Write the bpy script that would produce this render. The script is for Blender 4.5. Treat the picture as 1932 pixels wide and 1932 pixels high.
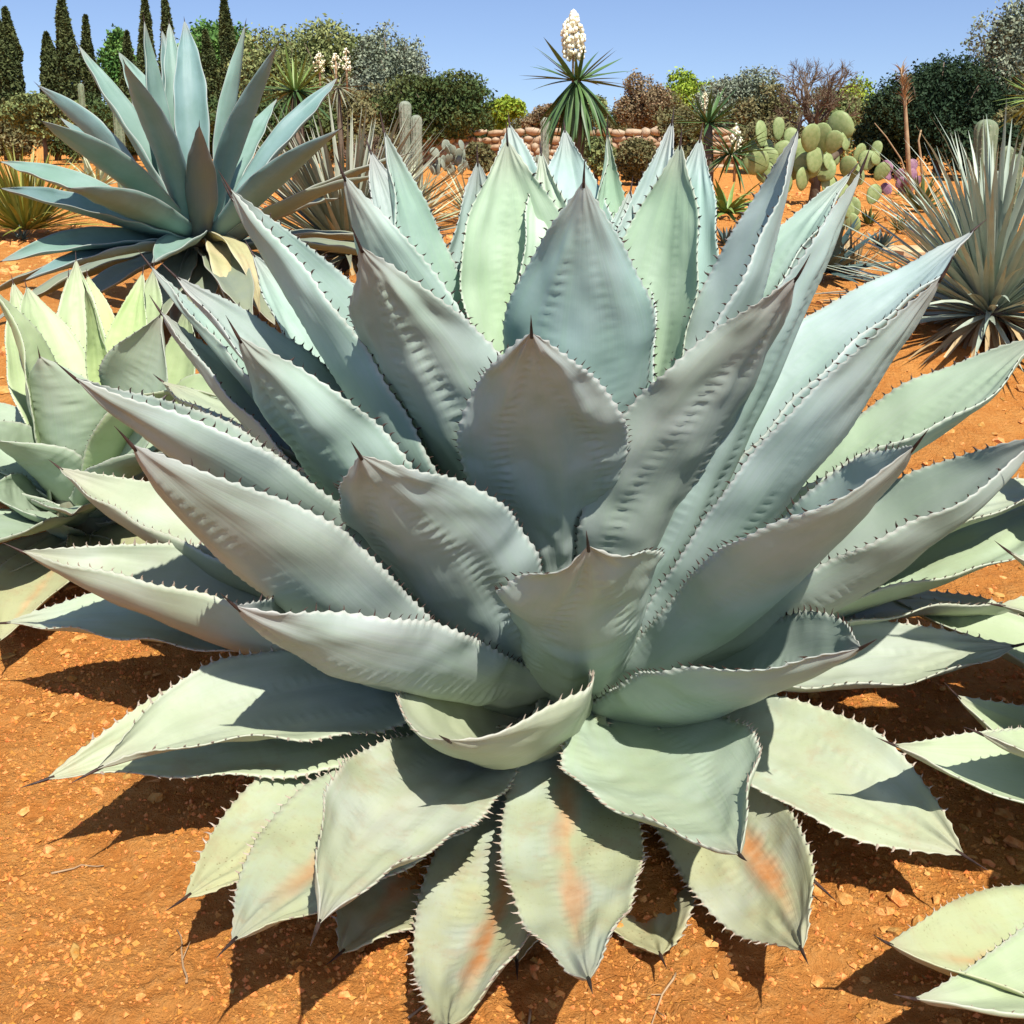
import bpy, math, random
import numpy as np
from mathutils import Vector, Matrix

for o in list(bpy.data.objects):
    bpy.data.objects.remove(o)
SC = bpy.context.scene
COL = SC.collection
R = math.radians

# ------------------------------------------------------------------ camera
H = 1.45
FPX, CX, CY = 1937.0, 966.0, 644.0            # focal length / optical centre on a 1932 px wide frame
PITCH = math.atan((644 - 265) / FPX)
cd = bpy.data.cameras.new('camera')
cam = bpy.data.objects.new('camera', cd)
COL.objects.link(cam)
cam.location = (0, 0, H)
cam.rotation_euler = (math.pi / 2 - PITCH, 0, 0)
cd.sensor_width = 36
cd.lens = 36 * FPX / 1932
cd.shift_y = -322 / 1932
cd.clip_start = .05
cd.clip_end = 2000
SC.camera = cam

# ------------------------------------------------------------------ sky and sun
SUN_EL, SUN_AZ = R(58), R(-69)                # azimuth from +x towards +y: behind the camera, to the right
sdir = Vector((math.cos(SUN_EL) * math.cos(SUN_AZ), math.cos(SUN_EL) * math.sin(SUN_AZ), math.sin(SUN_EL)))
W = bpy.data.worlds.new('World')
SC.world = W
W.use_nodes = True
wn = W.node_tree.nodes
wl = W.node_tree.links
bg = wn['Background']
sky = wn.new('ShaderNodeTexSky')
sky.sky_type = 'NISHITA'
sky.sun_disc = False
sky.sun_elevation = SUN_EL
sky.sun_rotation = math.atan2(sdir.x, sdir.y)
sky.air_density = 1.0
sky.dust_density = 0.6
sky.ozone_density = 2.0
hs = wn.new('ShaderNodeHueSaturation')
hs.inputs['Saturation'].default_value = 1.08
hs.inputs['Hue'].default_value = .512
hs.inputs['Value'].default_value = 1.42
tc = wn.new('ShaderNodeTexCoord')                # clear dry air: the horizon band stays as blue as the sky above it
up_ = wn.new('ShaderNodeVectorMath')
up_.operation = 'ADD'
up_.inputs[1].default_value = (0, 0, .10)
wl.new(tc.outputs['Generated'], up_.inputs[0])
nm = wn.new('ShaderNodeVectorMath')
nm.operation = 'NORMALIZE'
wl.new(up_.outputs[0], nm.inputs[0])
wl.new(nm.outputs[0], sky.inputs['Vector'])
wl.new(sky.outputs[0], hs.inputs['Color'])
wl.new(hs.outputs[0], bg.inputs['Color'])
bg.inputs['Strength'].default_value = 0.078
sl = bpy.data.lights.new('sun', 'SUN')
sl.energy = 5.0
sl.angle = R(.53)
sl.color = (1, .96, .90)
so = bpy.data.objects.new('sun', sl)
COL.objects.link(so)
so.rotation_euler = sdir.to_track_quat('Z', 'Y').to_euler()
so.location = (4, -6, 12)
SC.view_settings.view_transform = 'Standard'
SC.view_settings.look = 'None'
SC.view_settings.gamma = 1
SC.view_settings.exposure = 0.55
SC.view_settings.use_curve_mapping = False
SC.render.engine = 'CYCLES'
SC.cycles.max_bounces = 5
SC.cycles.diffuse_bounces = 3
SC.cycles.glossy_bounces = 2
SC.cycles.transmission_bounces = 1

# ------------------------------------------------------------------ helpers
rng = np.random.default_rng(7)
cp, sp = math.cos(PITCH), math.sin(PITCH)

def ray_dir(X, Y):
    x = (X - CX) / FPX
    y = -(Y - CY) / FPX
    return np.array([x, cp + y * sp, -sp + y * cp])

def at(X, Y, dist):
    """point seen at picture place X,Y (1932 px frame) standing dist metres ahead"""
    v = ray_dir(X, Y)
    return np.array([0, 0, H]) + v * (dist / v[1])

def vnoise(x, y, seed=0):
    """smooth value noise on arrays"""
    xi = np.floor(x).astype(np.int64)
    yi = np.floor(y).astype(np.int64)
    fx, fy = x - xi, y - yi
    fx = fx * fx * (3 - 2 * fx)
    fy = fy * fy * (3 - 2 * fy)
    def h(a, b):
        n = (a * 374761393 + b * 668265263 + seed * 1442695041) & 0x7fffffff
        n = ((n ^ (n >> 13)) * 1274126177) & 0x7fffffff
        return ((n ^ (n >> 16)) & 0xffff) / 65535.0
    return ((h(xi, yi) * (1 - fx) + h(xi + 1, yi) * fx) * (1 - fy)
            + (h(xi, yi + 1) * (1 - fx) + h(xi + 1, yi + 1) * fx) * fy) - .5

TY = np.array([-50, 2.5, 3.25, 4.4, 5.6, 7, 9, 14, 22, 40, 80, 3000.])
TZ = np.array([0, 0, .09, .30, .50, .57, .62, .66, .70, .72, .75, .75])

def terrain(x, y, fine=True):
    x = np.asarray(x, float)
    y = np.asarray(y, float)
    z = np.interp(y, TY, TZ)
    w = np.interp(y, [0, 3, 6, 20, 60], [.25, .5, 1, 1.3, 1.5])
    z = z + .10 * w * vnoise(x * .35, y * .35, 3) + .05 * w * vnoise(x * .9 + 7, y * .9, 4)
    if fine:
        z = z + .030 * vnoise(x * 4, y * 4, 5) + .016 * vnoise(x * 11, y * 11, 6) + .015 * vnoise(x * 27, y * 27, 8) + .010 * vnoise(x * 60, y * 60, 9)
    return z

def gz(x, y):
    return float(terrain(np.array([x]), np.array([y]), False)[0])

def mesh(name, V, F, uv=None, smooth=True):
    """V (n,3), F (m,3|4) numpy"""
    V = np.asarray(V, np.float32)
    F = np.asarray(F, np.int32)
    k = F.shape[1]
    me = bpy.data.meshes.new(name)
    me.vertices.add(len(V))
    me.vertices.foreach_set('co', V.ravel())
    me.loops.add(F.size)
    me.loops.foreach_set('vertex_index', F.ravel())
    me.polygons.add(len(F))
    me.polygons.foreach_set('loop_start', np.arange(0, F.size, k, dtype=np.int32))
    me.polygons.foreach_set('loop_total', np.full(len(F), k, np.int32))
    me.polygons.foreach_set('use_smooth', np.full(len(F), smooth))
    if uv is not None:
        l = me.uv_layers.new(name='UVMap')
        l.data.foreach_set('uv', np.asarray(uv, np.float32)[F.ravel()].ravel())
    me.update(calc_edges=True)
    me.validate()
    return me

def obj(name, me, mat=None, parent=None, loc=None, rot=None, scale=None):
    o = bpy.data.objects.new(name, me)
    COL.objects.link(o)
    if mat is not None and me is not None and not me.materials:
        me.materials.append(mat)
    if parent is not None:
        o.parent = parent
    if loc is not None:
        o.location = loc
    if rot is not None:
        o.rotation_euler = rot
    if scale is not None:
        o.scale = scale if hasattr(scale, '__len__') else (scale,) * 3
    return o

def thing(name, label, cat, loc=(0, 0, 0), group=None, rz=0):
    o = bpy.data.objects.new(name, None)
    COL.objects.link(o)
    o.empty_display_size = .1
    o.location = loc
    o.rotation_euler = (0, 0, rz)
    tag(o, label, cat, group)
    return o

def tag(o, label=None, cat=None, group=None, kind=None):
    if label: o['label'] = label
    if cat: o['category'] = cat
    if group: o['group'] = group
    if kind: o['kind'] = kind
    return o

def tube(P, rad, n=8, cap=True):
    """swept tube along points P with radii -> V,F(quads)"""
    P = np.asarray(P, float)
    rad = np.broadcast_to(np.asarray(rad, float), (len(P),))
    T = np.gradient(P, axis=0)
    T /= np.linalg.norm(T, axis=1)[:, None] + 1e-9
    ref = np.array([.31, .2, .93])
    if abs(T[0] @ ref) > .9: ref = np.array([1., 0, 0])
    A = np.cross(T, ref)
    A /= np.linalg.norm(A, axis=1)[:, None] + 1e-9
    B = np.cross(T, A)
    a = np.linspace(0, 2 * np.pi, n, endpoint=False)
    V = (P[:, None] + rad[:, None, None] * (A[:, None] * np.cos(a)[None, :, None] + B[:, None] * np.sin(a)[None, :, None])).reshape(-1, 3)
    F = []
    for i in range(len(P) - 1):
        for j in range(n):
            k = (j + 1) % n
            F.append((i * n + j, i * n + k, (i + 1) * n + k, (i + 1) * n + j))
    if cap:
        V = np.vstack([V, P[:1], P[-1:]])
        c0, c1 = len(V) - 2, len(V) - 1
        b = (len(P) - 1) * n
        for j in range(n):
            k = (j + 1) % n
            F.append((c0, k, j, c0))
            F.append((c1, b + j, b + k, c1))
        F = [f if f[0] != f[3] else (f[0], f[1], f[2], f[2]) for f in F]
    return V, np.array(F)

def join(parts):
    """list of (V,F quads or tris) -> V,F quads; tris repeat their last index"""
    Vs, Fs, n = [], [], 0
    for V, F in parts:
        F = np.asarray(F)
        if F.shape[1] == 3: F = np.hstack([F, F[:, 2:3]])
        Vs.append(V)
        Fs.append(F + n)
        n += len(V)
    return np.vstack(Vs), np.vstack(Fs)

def qmesh(name, V, F, smooth=True):
    """quads where degenerate ones (last two equal) are triangles"""
    F = np.asarray(F)
    me = bpy.data.meshes.new(name)
    tri = F[:, 2] == F[:, 3]
    if not tri.any():
        return mesh(name, V, F, smooth=smooth)
    T = np.vstack([F[tri][:, :3], F[~tri][:, [0, 1, 2]], F[~tri][:, [0, 2, 3]]])
    return mesh(name, V, T, smooth=smooth)

# ------------------------------------------------------------------ materials
class NT:
    def __init__(s, name):
        s.m = bpy.data.materials.new(name)
        s.m.use_nodes = True
        s.t = s.m.node_tree
        s.n = s.t.nodes
        s.b = s.n['Principled BSDF']
    def new(s, typ, **k):
        n = s.n.new(typ)
        for a, v in k.items(): setattr(n, a, v)
        return n
    def link(s, a, b): s.t.links.new(a, b)
    def val(s, sock, v):
        if hasattr(v, 'is_output'): s.link(v, sock)
        else: sock.default_value = v
    def math(s, op, a, b=0, c=0, clamp=False):
        n = s.new('ShaderNodeMath', operation=op, use_clamp=clamp)
        s.val(n.inputs[0], a); s.val(n.inputs[1], b)
        if op in ('MULTIPLY_ADD', 'SMOOTH_MIN'): s.val(n.inputs[2], c)
        return n.outputs[0]
    def mix(s, f, a, b, mode='MIX'):
        n = s.new('ShaderNodeMix', data_type='RGBA', blend_type=mode)
        s.val(n.inputs[0], f)
        for sock, v in ((n.inputs[6], a), (n.inputs[7], b)):
            if isinstance(v, (tuple, list)): sock.default_value = tuple(v) + ((1,) if len(v) == 3 else ())
            else: s.link(v, sock)
        return n.outputs[2]
    def noise(s, vec, scale, detail=4, rough=.55):
        n = s.new('ShaderNodeTexNoise')
        if vec is not None: s.link(vec, n.inputs['Vector'])
        n.inputs['Scale'].default_value = scale
        n.inputs['Detail'].default_value = detail
        n.inputs['Roughness'].default_value = rough
        return n.outputs['Fac']
    def ramp(s, f, lo, hi):
        n = s.new('ShaderNodeMapRange', interpolation_type='SMOOTHSTEP')
        s.val(n.inputs[0], f)
        n.inputs[1].default_value = lo
        n.inputs[2].default_value = hi
        return n.outputs[0]
    def coord(s, kind='Object'):
        return s.new('ShaderNodeTexCoord').outputs[kind]
    def bump(s, h, strength, dist):
        n = s.new('ShaderNodeBump')
        n.inputs['Strength'].default_value = strength
        n.inputs['Distance'].default_value = dist
        s.link(h, n.inputs['Height'])
        s.link(n.outputs[0], s.b.inputs['Normal'])
    def base(s, c, rough=.6, spec=.3):
        if isinstance(c, (tuple, list)): s.b.inputs['Base Color'].default_value = tuple(c) + (1,)
        else: s.link(c, s.b.inputs['Base Color'])
        s.val(s.b.inputs['Roughness'], rough)
        s.b.inputs['Specular IOR Level'].default_value = spec

def simple(name, c1, c2, scale=8, rough=.7, spec=.2, bump=0, island=0.):
    t = NT(name)
    f = t.ramp(t.noise(t.coord(), scale), .3, .7)
    c = t.mix(f, c1, c2)
    if island:
        g = t.new('ShaderNodeNewGeometry').outputs['Random Per Island']
        k = t.math('MULTIPLY_ADD', g, 2 * island, 1 - island)
        h = t.new('ShaderNodeHueSaturation')
        t.link(k, h.inputs['Value'])
        t.link(t.math('MULTIPLY_ADD', g, -.03, .515), h.inputs['Hue'])
        t.link(c, h.inputs['Color'])
        c = h.outputs[0]
    t.base(c, rough, spec)
    if bump: t.bump(t.noise(t.coord(), scale * 6, 6), .6, bump)
    return t.m

def blade_material(name, base_tip, trans=.12):
    """thin leaf strips: colour varies from leaf to leaf"""
    t = NT(name)
    c1, c2 = base_tip
    g = t.new('ShaderNodeObjectInfo').outputs['Random']
    gi = t.new('ShaderNodeNewGeometry').outputs['Random Per Island']
    f = t.math('FRACT', t.math('ADD', g, gi))
    c = t.mix(f, c1, c2)
    n = t.ramp(t.noise(t.coord(), 9), .3, .75)
    c = t.mix(t.math('MULTIPLY', n, .35), c, tuple(x * .6 for x in c1))
    t.base(c, .45, .35)
    return t.m

def agave_material(name):
    t = NT(name)
    oi = t.new('ShaderNodeObjectInfo')
    col, age = oi.outputs['Color'], oi.outputs['Alpha']
    rnd = oi.outputs['Random']
    uv = t.new('ShaderNodeSeparateXYZ')
    t.link(t.coord('UV'), uv.inputs[0])
    u, v = uv.outputs[0], uv.outputs[1]
    av = t.math('ABSOLUTE', t.math('MULTIPLY_ADD', v, 2, -1))
    oc = t.coord('Object')
    n1 = t.noise(oc, 5, 5)
    n2 = t.noise(oc, 26, 5)
    # long veins
    cmb = t.new('ShaderNodeCombineXYZ')
    t.link(t.math('MULTIPLY', u, 1.6), cmb.inputs[0])
    t.link(t.math('MULTIPLY', v, 34), cmb.inputs[1])
    t.link(t.math('MULTIPLY', rnd, 50), cmb.inputs[2])
    n3 = t.noise(cmb.outputs[0], 1.0, 4)
    c = t.mix(t.ramp(n1, .35, .7), col, t.mix(1.0, col, (.80, .86, .80), 'MULTIPLY'))
    c = t.mix(t.math('MULTIPLY', t.ramp(n3, .42, .72), .30), c, t.mix(1.0, col, (.86, .98, .78), 'MULTIPLY'))
    c = t.mix(t.math('MULTIPLY', t.ramp(n2, .52, .8), .22), c, t.mix(1.0, col, (1.25, 1.2, 1.15), 'MULTIPLY'))
    # tips go pinkish grey
    tipf = t.math('MULTIPLY', t.ramp(u, .86, 1.0), .5)
    c = t.mix(tipf, c, (.27, .22, .195))
    # thin pale rim: light catching on the margins, painted into the colour
    c = t.mix(t.math('MULTIPLY', t.ramp(av, .955, .99), .45), c, (.50, .48, .42))
    # old leaves: yellowing, orange-brown withered streak, dark specks
    yel = t.math('MULTIPLY', age, t.ramp(t.math('ADD', n1, t.math('MULTIPLY', u, .25)), .45, .8))
    c = t.mix(t.math('MULTIPLY', yel, .75), c, (.39, .385, .19))
    off = t.math('MULTIPLY_ADD', rnd, .3, -.15)
    bandv = t.math('ABSOLUTE', t.math('ADD', t.math('MULTIPLY_ADD', v, 2, -1), off))
    band = t.math('SUBTRACT', 1.0, t.ramp(t.math('ADD', bandv, t.math('MULTIPLY_ADD', n1, 1.1, -.55)), -.02, .30))
    bu = t.math('MULTIPLY', t.ramp(u, .12, .38), t.math('SUBTRACT', 1.0, t.ramp(u, .72, .93)))
    st = t.math('MULTIPLY', t.math('MULTIPLY', band, bu), t.ramp(age, .5, .95))
    c = t.mix(t.math('MULTIPLY', st, .95), c, t.mix(t.ramp(n2, .3, .7), (.46, .185, .055), (.55, .31, .15)))
    dust = t.math('MULTIPLY', t.ramp(t.noise(oc, 14, 7, .7), .48, .68), t.ramp(age, .25, .6))
    c = t.mix(t.math('MULTIPLY', dust, .34), c, (.33, .225, .13))
    scuff = t.ramp(t.noise(oc, 75, 5, .7), .56, .72)
    c = t.mix(t.math('MULTIPLY', scuff, t.math('MULTIPLY_ADD', age, .28, .06)), c, t.mix(1.0, c, (.62, .60, .55), 'MULTIPLY'))
    vor = t.new('ShaderNodeTexVoronoi')
    t.link(oc, vor.inputs['Vector'])
    vor.inputs['Scale'].default_value = 95
    spk = t.math('MULTIPLY', t.math('SUBTRACT', 1.0, t.ramp(vor.outputs['Distance'], .10, .22)), t.math('MULTIPLY', t.ramp(n1, .5, .66), t.ramp(age, .3, .8)))
    c = t.mix(t.math('MULTIPLY', spk, .7), c, (.16, .12, .05))
    t.base(c, .52, .28)
    t.bump(t.math('ADD', t.math('MULTIPLY', n3, .7), t.math('MULTIPLY', n2, .5)), .25, .004)
    return t.m

M_AGAVE = agave_material('glaucous_agave_leaf')
M_TOOTH = simple('dark_tooth', (.022, .014, .012), (.07, .04, .03), 40, .5)
M_PALETOOTH = simple('pale_tooth', (.30, .22, .16), (.42, .36, .28), 40, .5)  # lit look of the low leaves' edges put into the tooth colour
M_STEM = simple('agave_core', (.22, .25, .17), (.14, .12, .08), 12, .8)

def soil_material():
    t = NT('orange_soil')
    oc = t.coord()
    n1 = t.noise(oc, .9, 6)
    n2 = t.noise(oc, 9, 8, .62)
    n3 = t.noise(oc, 48, 8, .68)
    c = t.mix(t.ramp(n2, .3, .7), (.56, .205, .042), (.68, .295, .072))
    c = t.mix(t.math('MULTIPLY', t.ramp(n3, .45, .75), .55), c, (.74, .385, .125))
    c = t.mix(t.math('MULTIPLY', t.ramp(n1, .45, .75), .40), c, (.46, .165, .040))
    vor = t.new('ShaderNodeTexVoronoi', feature='DISTANCE_TO_EDGE')
    t.link(oc, vor.inputs['Vector'])
    vor.inputs['Scale'].default_value = 16
    crack = t.math('MULTIPLY', t.math('SUBTRACT', 1.0, t.ramp(vor.outputs['Distance'], .0, .03)), t.ramp(n1, .45, .6))
    c = t.mix(t.math('MULTIPLY', crack, .15), c, (.30, .09, .022))
    t.base(c, .95, .08)
    h = t.math('ADD', t.math('MULTIPLY', n2, .45), t.math('MULTIPLY', n3, .75))
    h = t.math('SUBTRACT', h, t.math('MULTIPLY', crack, .08))
    n4 = t.noise(oc, 190, 3, .7)
    h = t.math('ADD', h, t.math('MULTIPLY', n4, .22))
    t.bump(h, 1.0, .042)
    return t.m
M_SOIL = soil_material()
M_PEBBLE = simple('soil_clods', (.54, .21, .05), (.68, .37, .12), 60, .95, .1, .006, .38)

# ------------------------------------------------------------------ ground
def build_ground():
    ys = np.concatenate([np.linspace(-6, .8, 18)[:-1], np.linspace(.8, 3.3, 290)[:-1], 3.3 * np.exp(np.linspace(0, math.log(900 / 3.3), 300))])
    us = np.sinh(np.linspace(-3.4, 3.4, 381)) / np.sinh(3.4)
    V = []
    wid = np.interp(ys, [-6, .8, 3.3, 10, 60, 900], [14, 9, 12, 26, 120, 1600])
    X = us[None, :] * wid[:, None]
    Y = np.repeat(ys[:, None], len(us), 1)
    Z = terrain(X.ravel(), Y.ravel()).reshape(X.shape)
    V = np.stack([X, Y, Z], -1).reshape(-1, 3)
    nu = len(us)
    i = np.arange(len(ys) - 1)[:, None] * nu + np.arange(nu - 1)[None, :]
    F = np.stack([i, i + 1, i + nu + 1, i + nu], -1).reshape(-1, 4)
    o = obj('ground', mesh('ground', V, F), M_SOIL)
    tag(o, 'bare orange soil of the garden bed', None, None, 'structure')
build_ground()

ICO = None
def ico():
    global ICO
    if ICO is None:
        p = (1 + 5 ** .5) / 2
        v = np.array([(-1, p, 0), (1, p, 0), (-1, -p, 0), (1, -p, 0), (0, -1, p), (0, 1, p), (0, -1, -p), (0, 1, -p), (p, 0, -1), (p, 0, 1), (-p, 0, -1), (-p, 0, 1)], float)
        v /= np.linalg.norm(v[0])
        f = np.array([(0, 11, 5), (0, 5, 1), (0, 1, 7), (0, 7, 10), (0, 10, 11), (1, 5, 9), (5, 11, 4), (11, 10, 2), (10, 7, 6), (7, 1, 8), (3, 9, 4), (3, 4, 2), (3, 2, 6), (3, 6, 8), (3, 8, 9), (4, 9, 5), (2, 4, 11), (6, 2, 10), (8, 6, 7), (9, 8, 1)])
        ICO = (v, f)
    return ICO

def pebbles(n, xr, yr, smin, smax, pw, name, label):
    v, f = ico()
    x = rng.uniform(*xr, n)
    y = rng.uniform(*yr, n)
    keep = (vnoise(x * 2.2, y * 2.2, 21) + rng.uniform(-.35, .35, n)) > -.05
    x, y = x[keep], y[keep]
    n = len(x)
    s = smin + (smax - smin) * rng.random(n) ** pw
    z = terrain(x, y) + s * .08
    sc = s[:, None] * rng.uniform(.4, 1.5, (n, 3))
    sc[:, 2] *= .7
    jit = 1 + rng.uniform(-.35, .35, (n, 12, 1))
    a = rng.uniform(0, 6.28, n)
    P = v[None] * jit * sc[:, None]
    c, s2 = np.cos(a)[:, None], np.sin(a)[:, None]
    P = np.stack([P[..., 0] * c - P[..., 1] * s2, P[..., 0] * s2 + P[..., 1] * c, P[..., 2]], -1)
    P += np.stack([x, y, z], -1)[:, None]
    F = (f[None] + (np.arange(n) * 12)[:, None, None]).reshape(-1, 3)
    o = obj(name, mesh(name, P.reshape(-1, 3), F, smooth=False), M_PEBBLE)
    tag(o, label, 'pebbles', None, 'stuff')
pebbles(9000, (-1.7, 1.7), (.9, 3.4), .003, .017, 5, 'soil_pebbles', 'pale clods and pebbles scattered over the near orange soil')
def crumbs(n, xr, yr):
    v = np.array([(1, 0, 0), (-1, 0, 0), (0, 1, 0), (0, -1, 0), (0, 0, 1), (0, 0, -1)], float)
    f = np.array([(0, 2, 4), (2, 1, 4), (1, 3, 4), (3, 0, 4), (2, 0, 5), (1, 2, 5), (3, 1, 5), (0, 3, 5)])
    x, y = rng.uniform(*xr, n), rng.uniform(*yr, n)
    keep = (vnoise(x * 5, y * 5, 22) + rng.uniform(-.5, .5, n)) > -.1
    x, y = x[keep], y[keep]
    n = len(x)
    s = .0013 + .0050 * rng.random(n) ** 3
    P = v[None] * (1 + rng.uniform(-.4, .4, (n, 6, 3))) * s[:, None, None] * rng.uniform(.6, 1.4, (n, 1, 3))
    P = P + rng.uniform(-.25, .25, (n, 6, 3)) * s[:, None, None]
    P += np.stack([x, y, terrain(x, y) + s * .15], -1)[:, None]
    F = (f[None] + (np.arange(n) * 6)[:, None, None]).reshape(-1, 3)
    o = obj('soil_crumbs', mesh('soil_crumbs', P.reshape(-1, 3), F, smooth=False), M_CRUMB)
    tag(o, 'fine orange crumbs of earth covering the near soil', 'crumbs', None, 'stuff')
M_CRUMB = simple('soil_crumbs', (.53, .195, .042), (.64, .28, .078), 30, .95, .05, 0, .24)
crumbs(75000, (-1.5, 1.5), (1.0, 3.0))
pebbles(20000, (-5, 6), (3.2, 17), .006, .05, 5, 'far_pebbles', 'pale stones scattered over the soil further back in the garden')

# ------------------------------------------------------------------ agave leaves
def prof(t, p, a, b):
    s = np.clip((t - p) / (1 - p), 0, 1)
    g2 = (1 - s ** a) * (1 - .22 * s ** 3)
    u = np.clip(t / p, 0, 1)
    g1 = b + (1 - b) * np.sin(np.pi / 2 * u) ** 1.6
    return np.where(t < p, g1, g2)

def leaf_frame(q, ax, t):
    az, daz, el0, d1, d2, L, Wd, p, a, b, ro, dro, ch, cht, r0, z0 = q
    el = el0 + d1 * t + d2 * t * t
    A = az + daz * t ** 1.3
    T = np.stack([np.cos(el) * np.cos(A), np.cos(el) * np.sin(A), np.sin(el)], -1)
    P = np.zeros((len(t), 3))
    P[1:] = np.cumsum((T[1:] + T[:-1]) / 2 * np.diff(t)[:, None] * L, 0)
    P += np.array([ax[0] + r0 * math.cos(az), ax[1] + r0 * math.sin(az), z0 + ax[2]])
    S = np.stack([np.sin(A), -np.cos(A), 0 * A], -1)
    N = np.cross(S, T)
    r = ro + dro * t
    c, s = np.cos(r)[:, None], np.sin(r)[:, None]
    S2, N2 = S * c + N * s, N * c - S * s
    w = Wd * prof(t, p, a, b)
    k = np.where(t < .45, .9 + (ch - .9) * np.sin(np.pi / 2 * np.clip(t / .45, 0, 1)), ch + (cht - ch) * np.clip((t - .45) / .55, 0, 1) ** 1.5)
    k = np.where(np.abs(k) < .02, .02, k)
    return P, T, S2, N2, w, k

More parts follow.
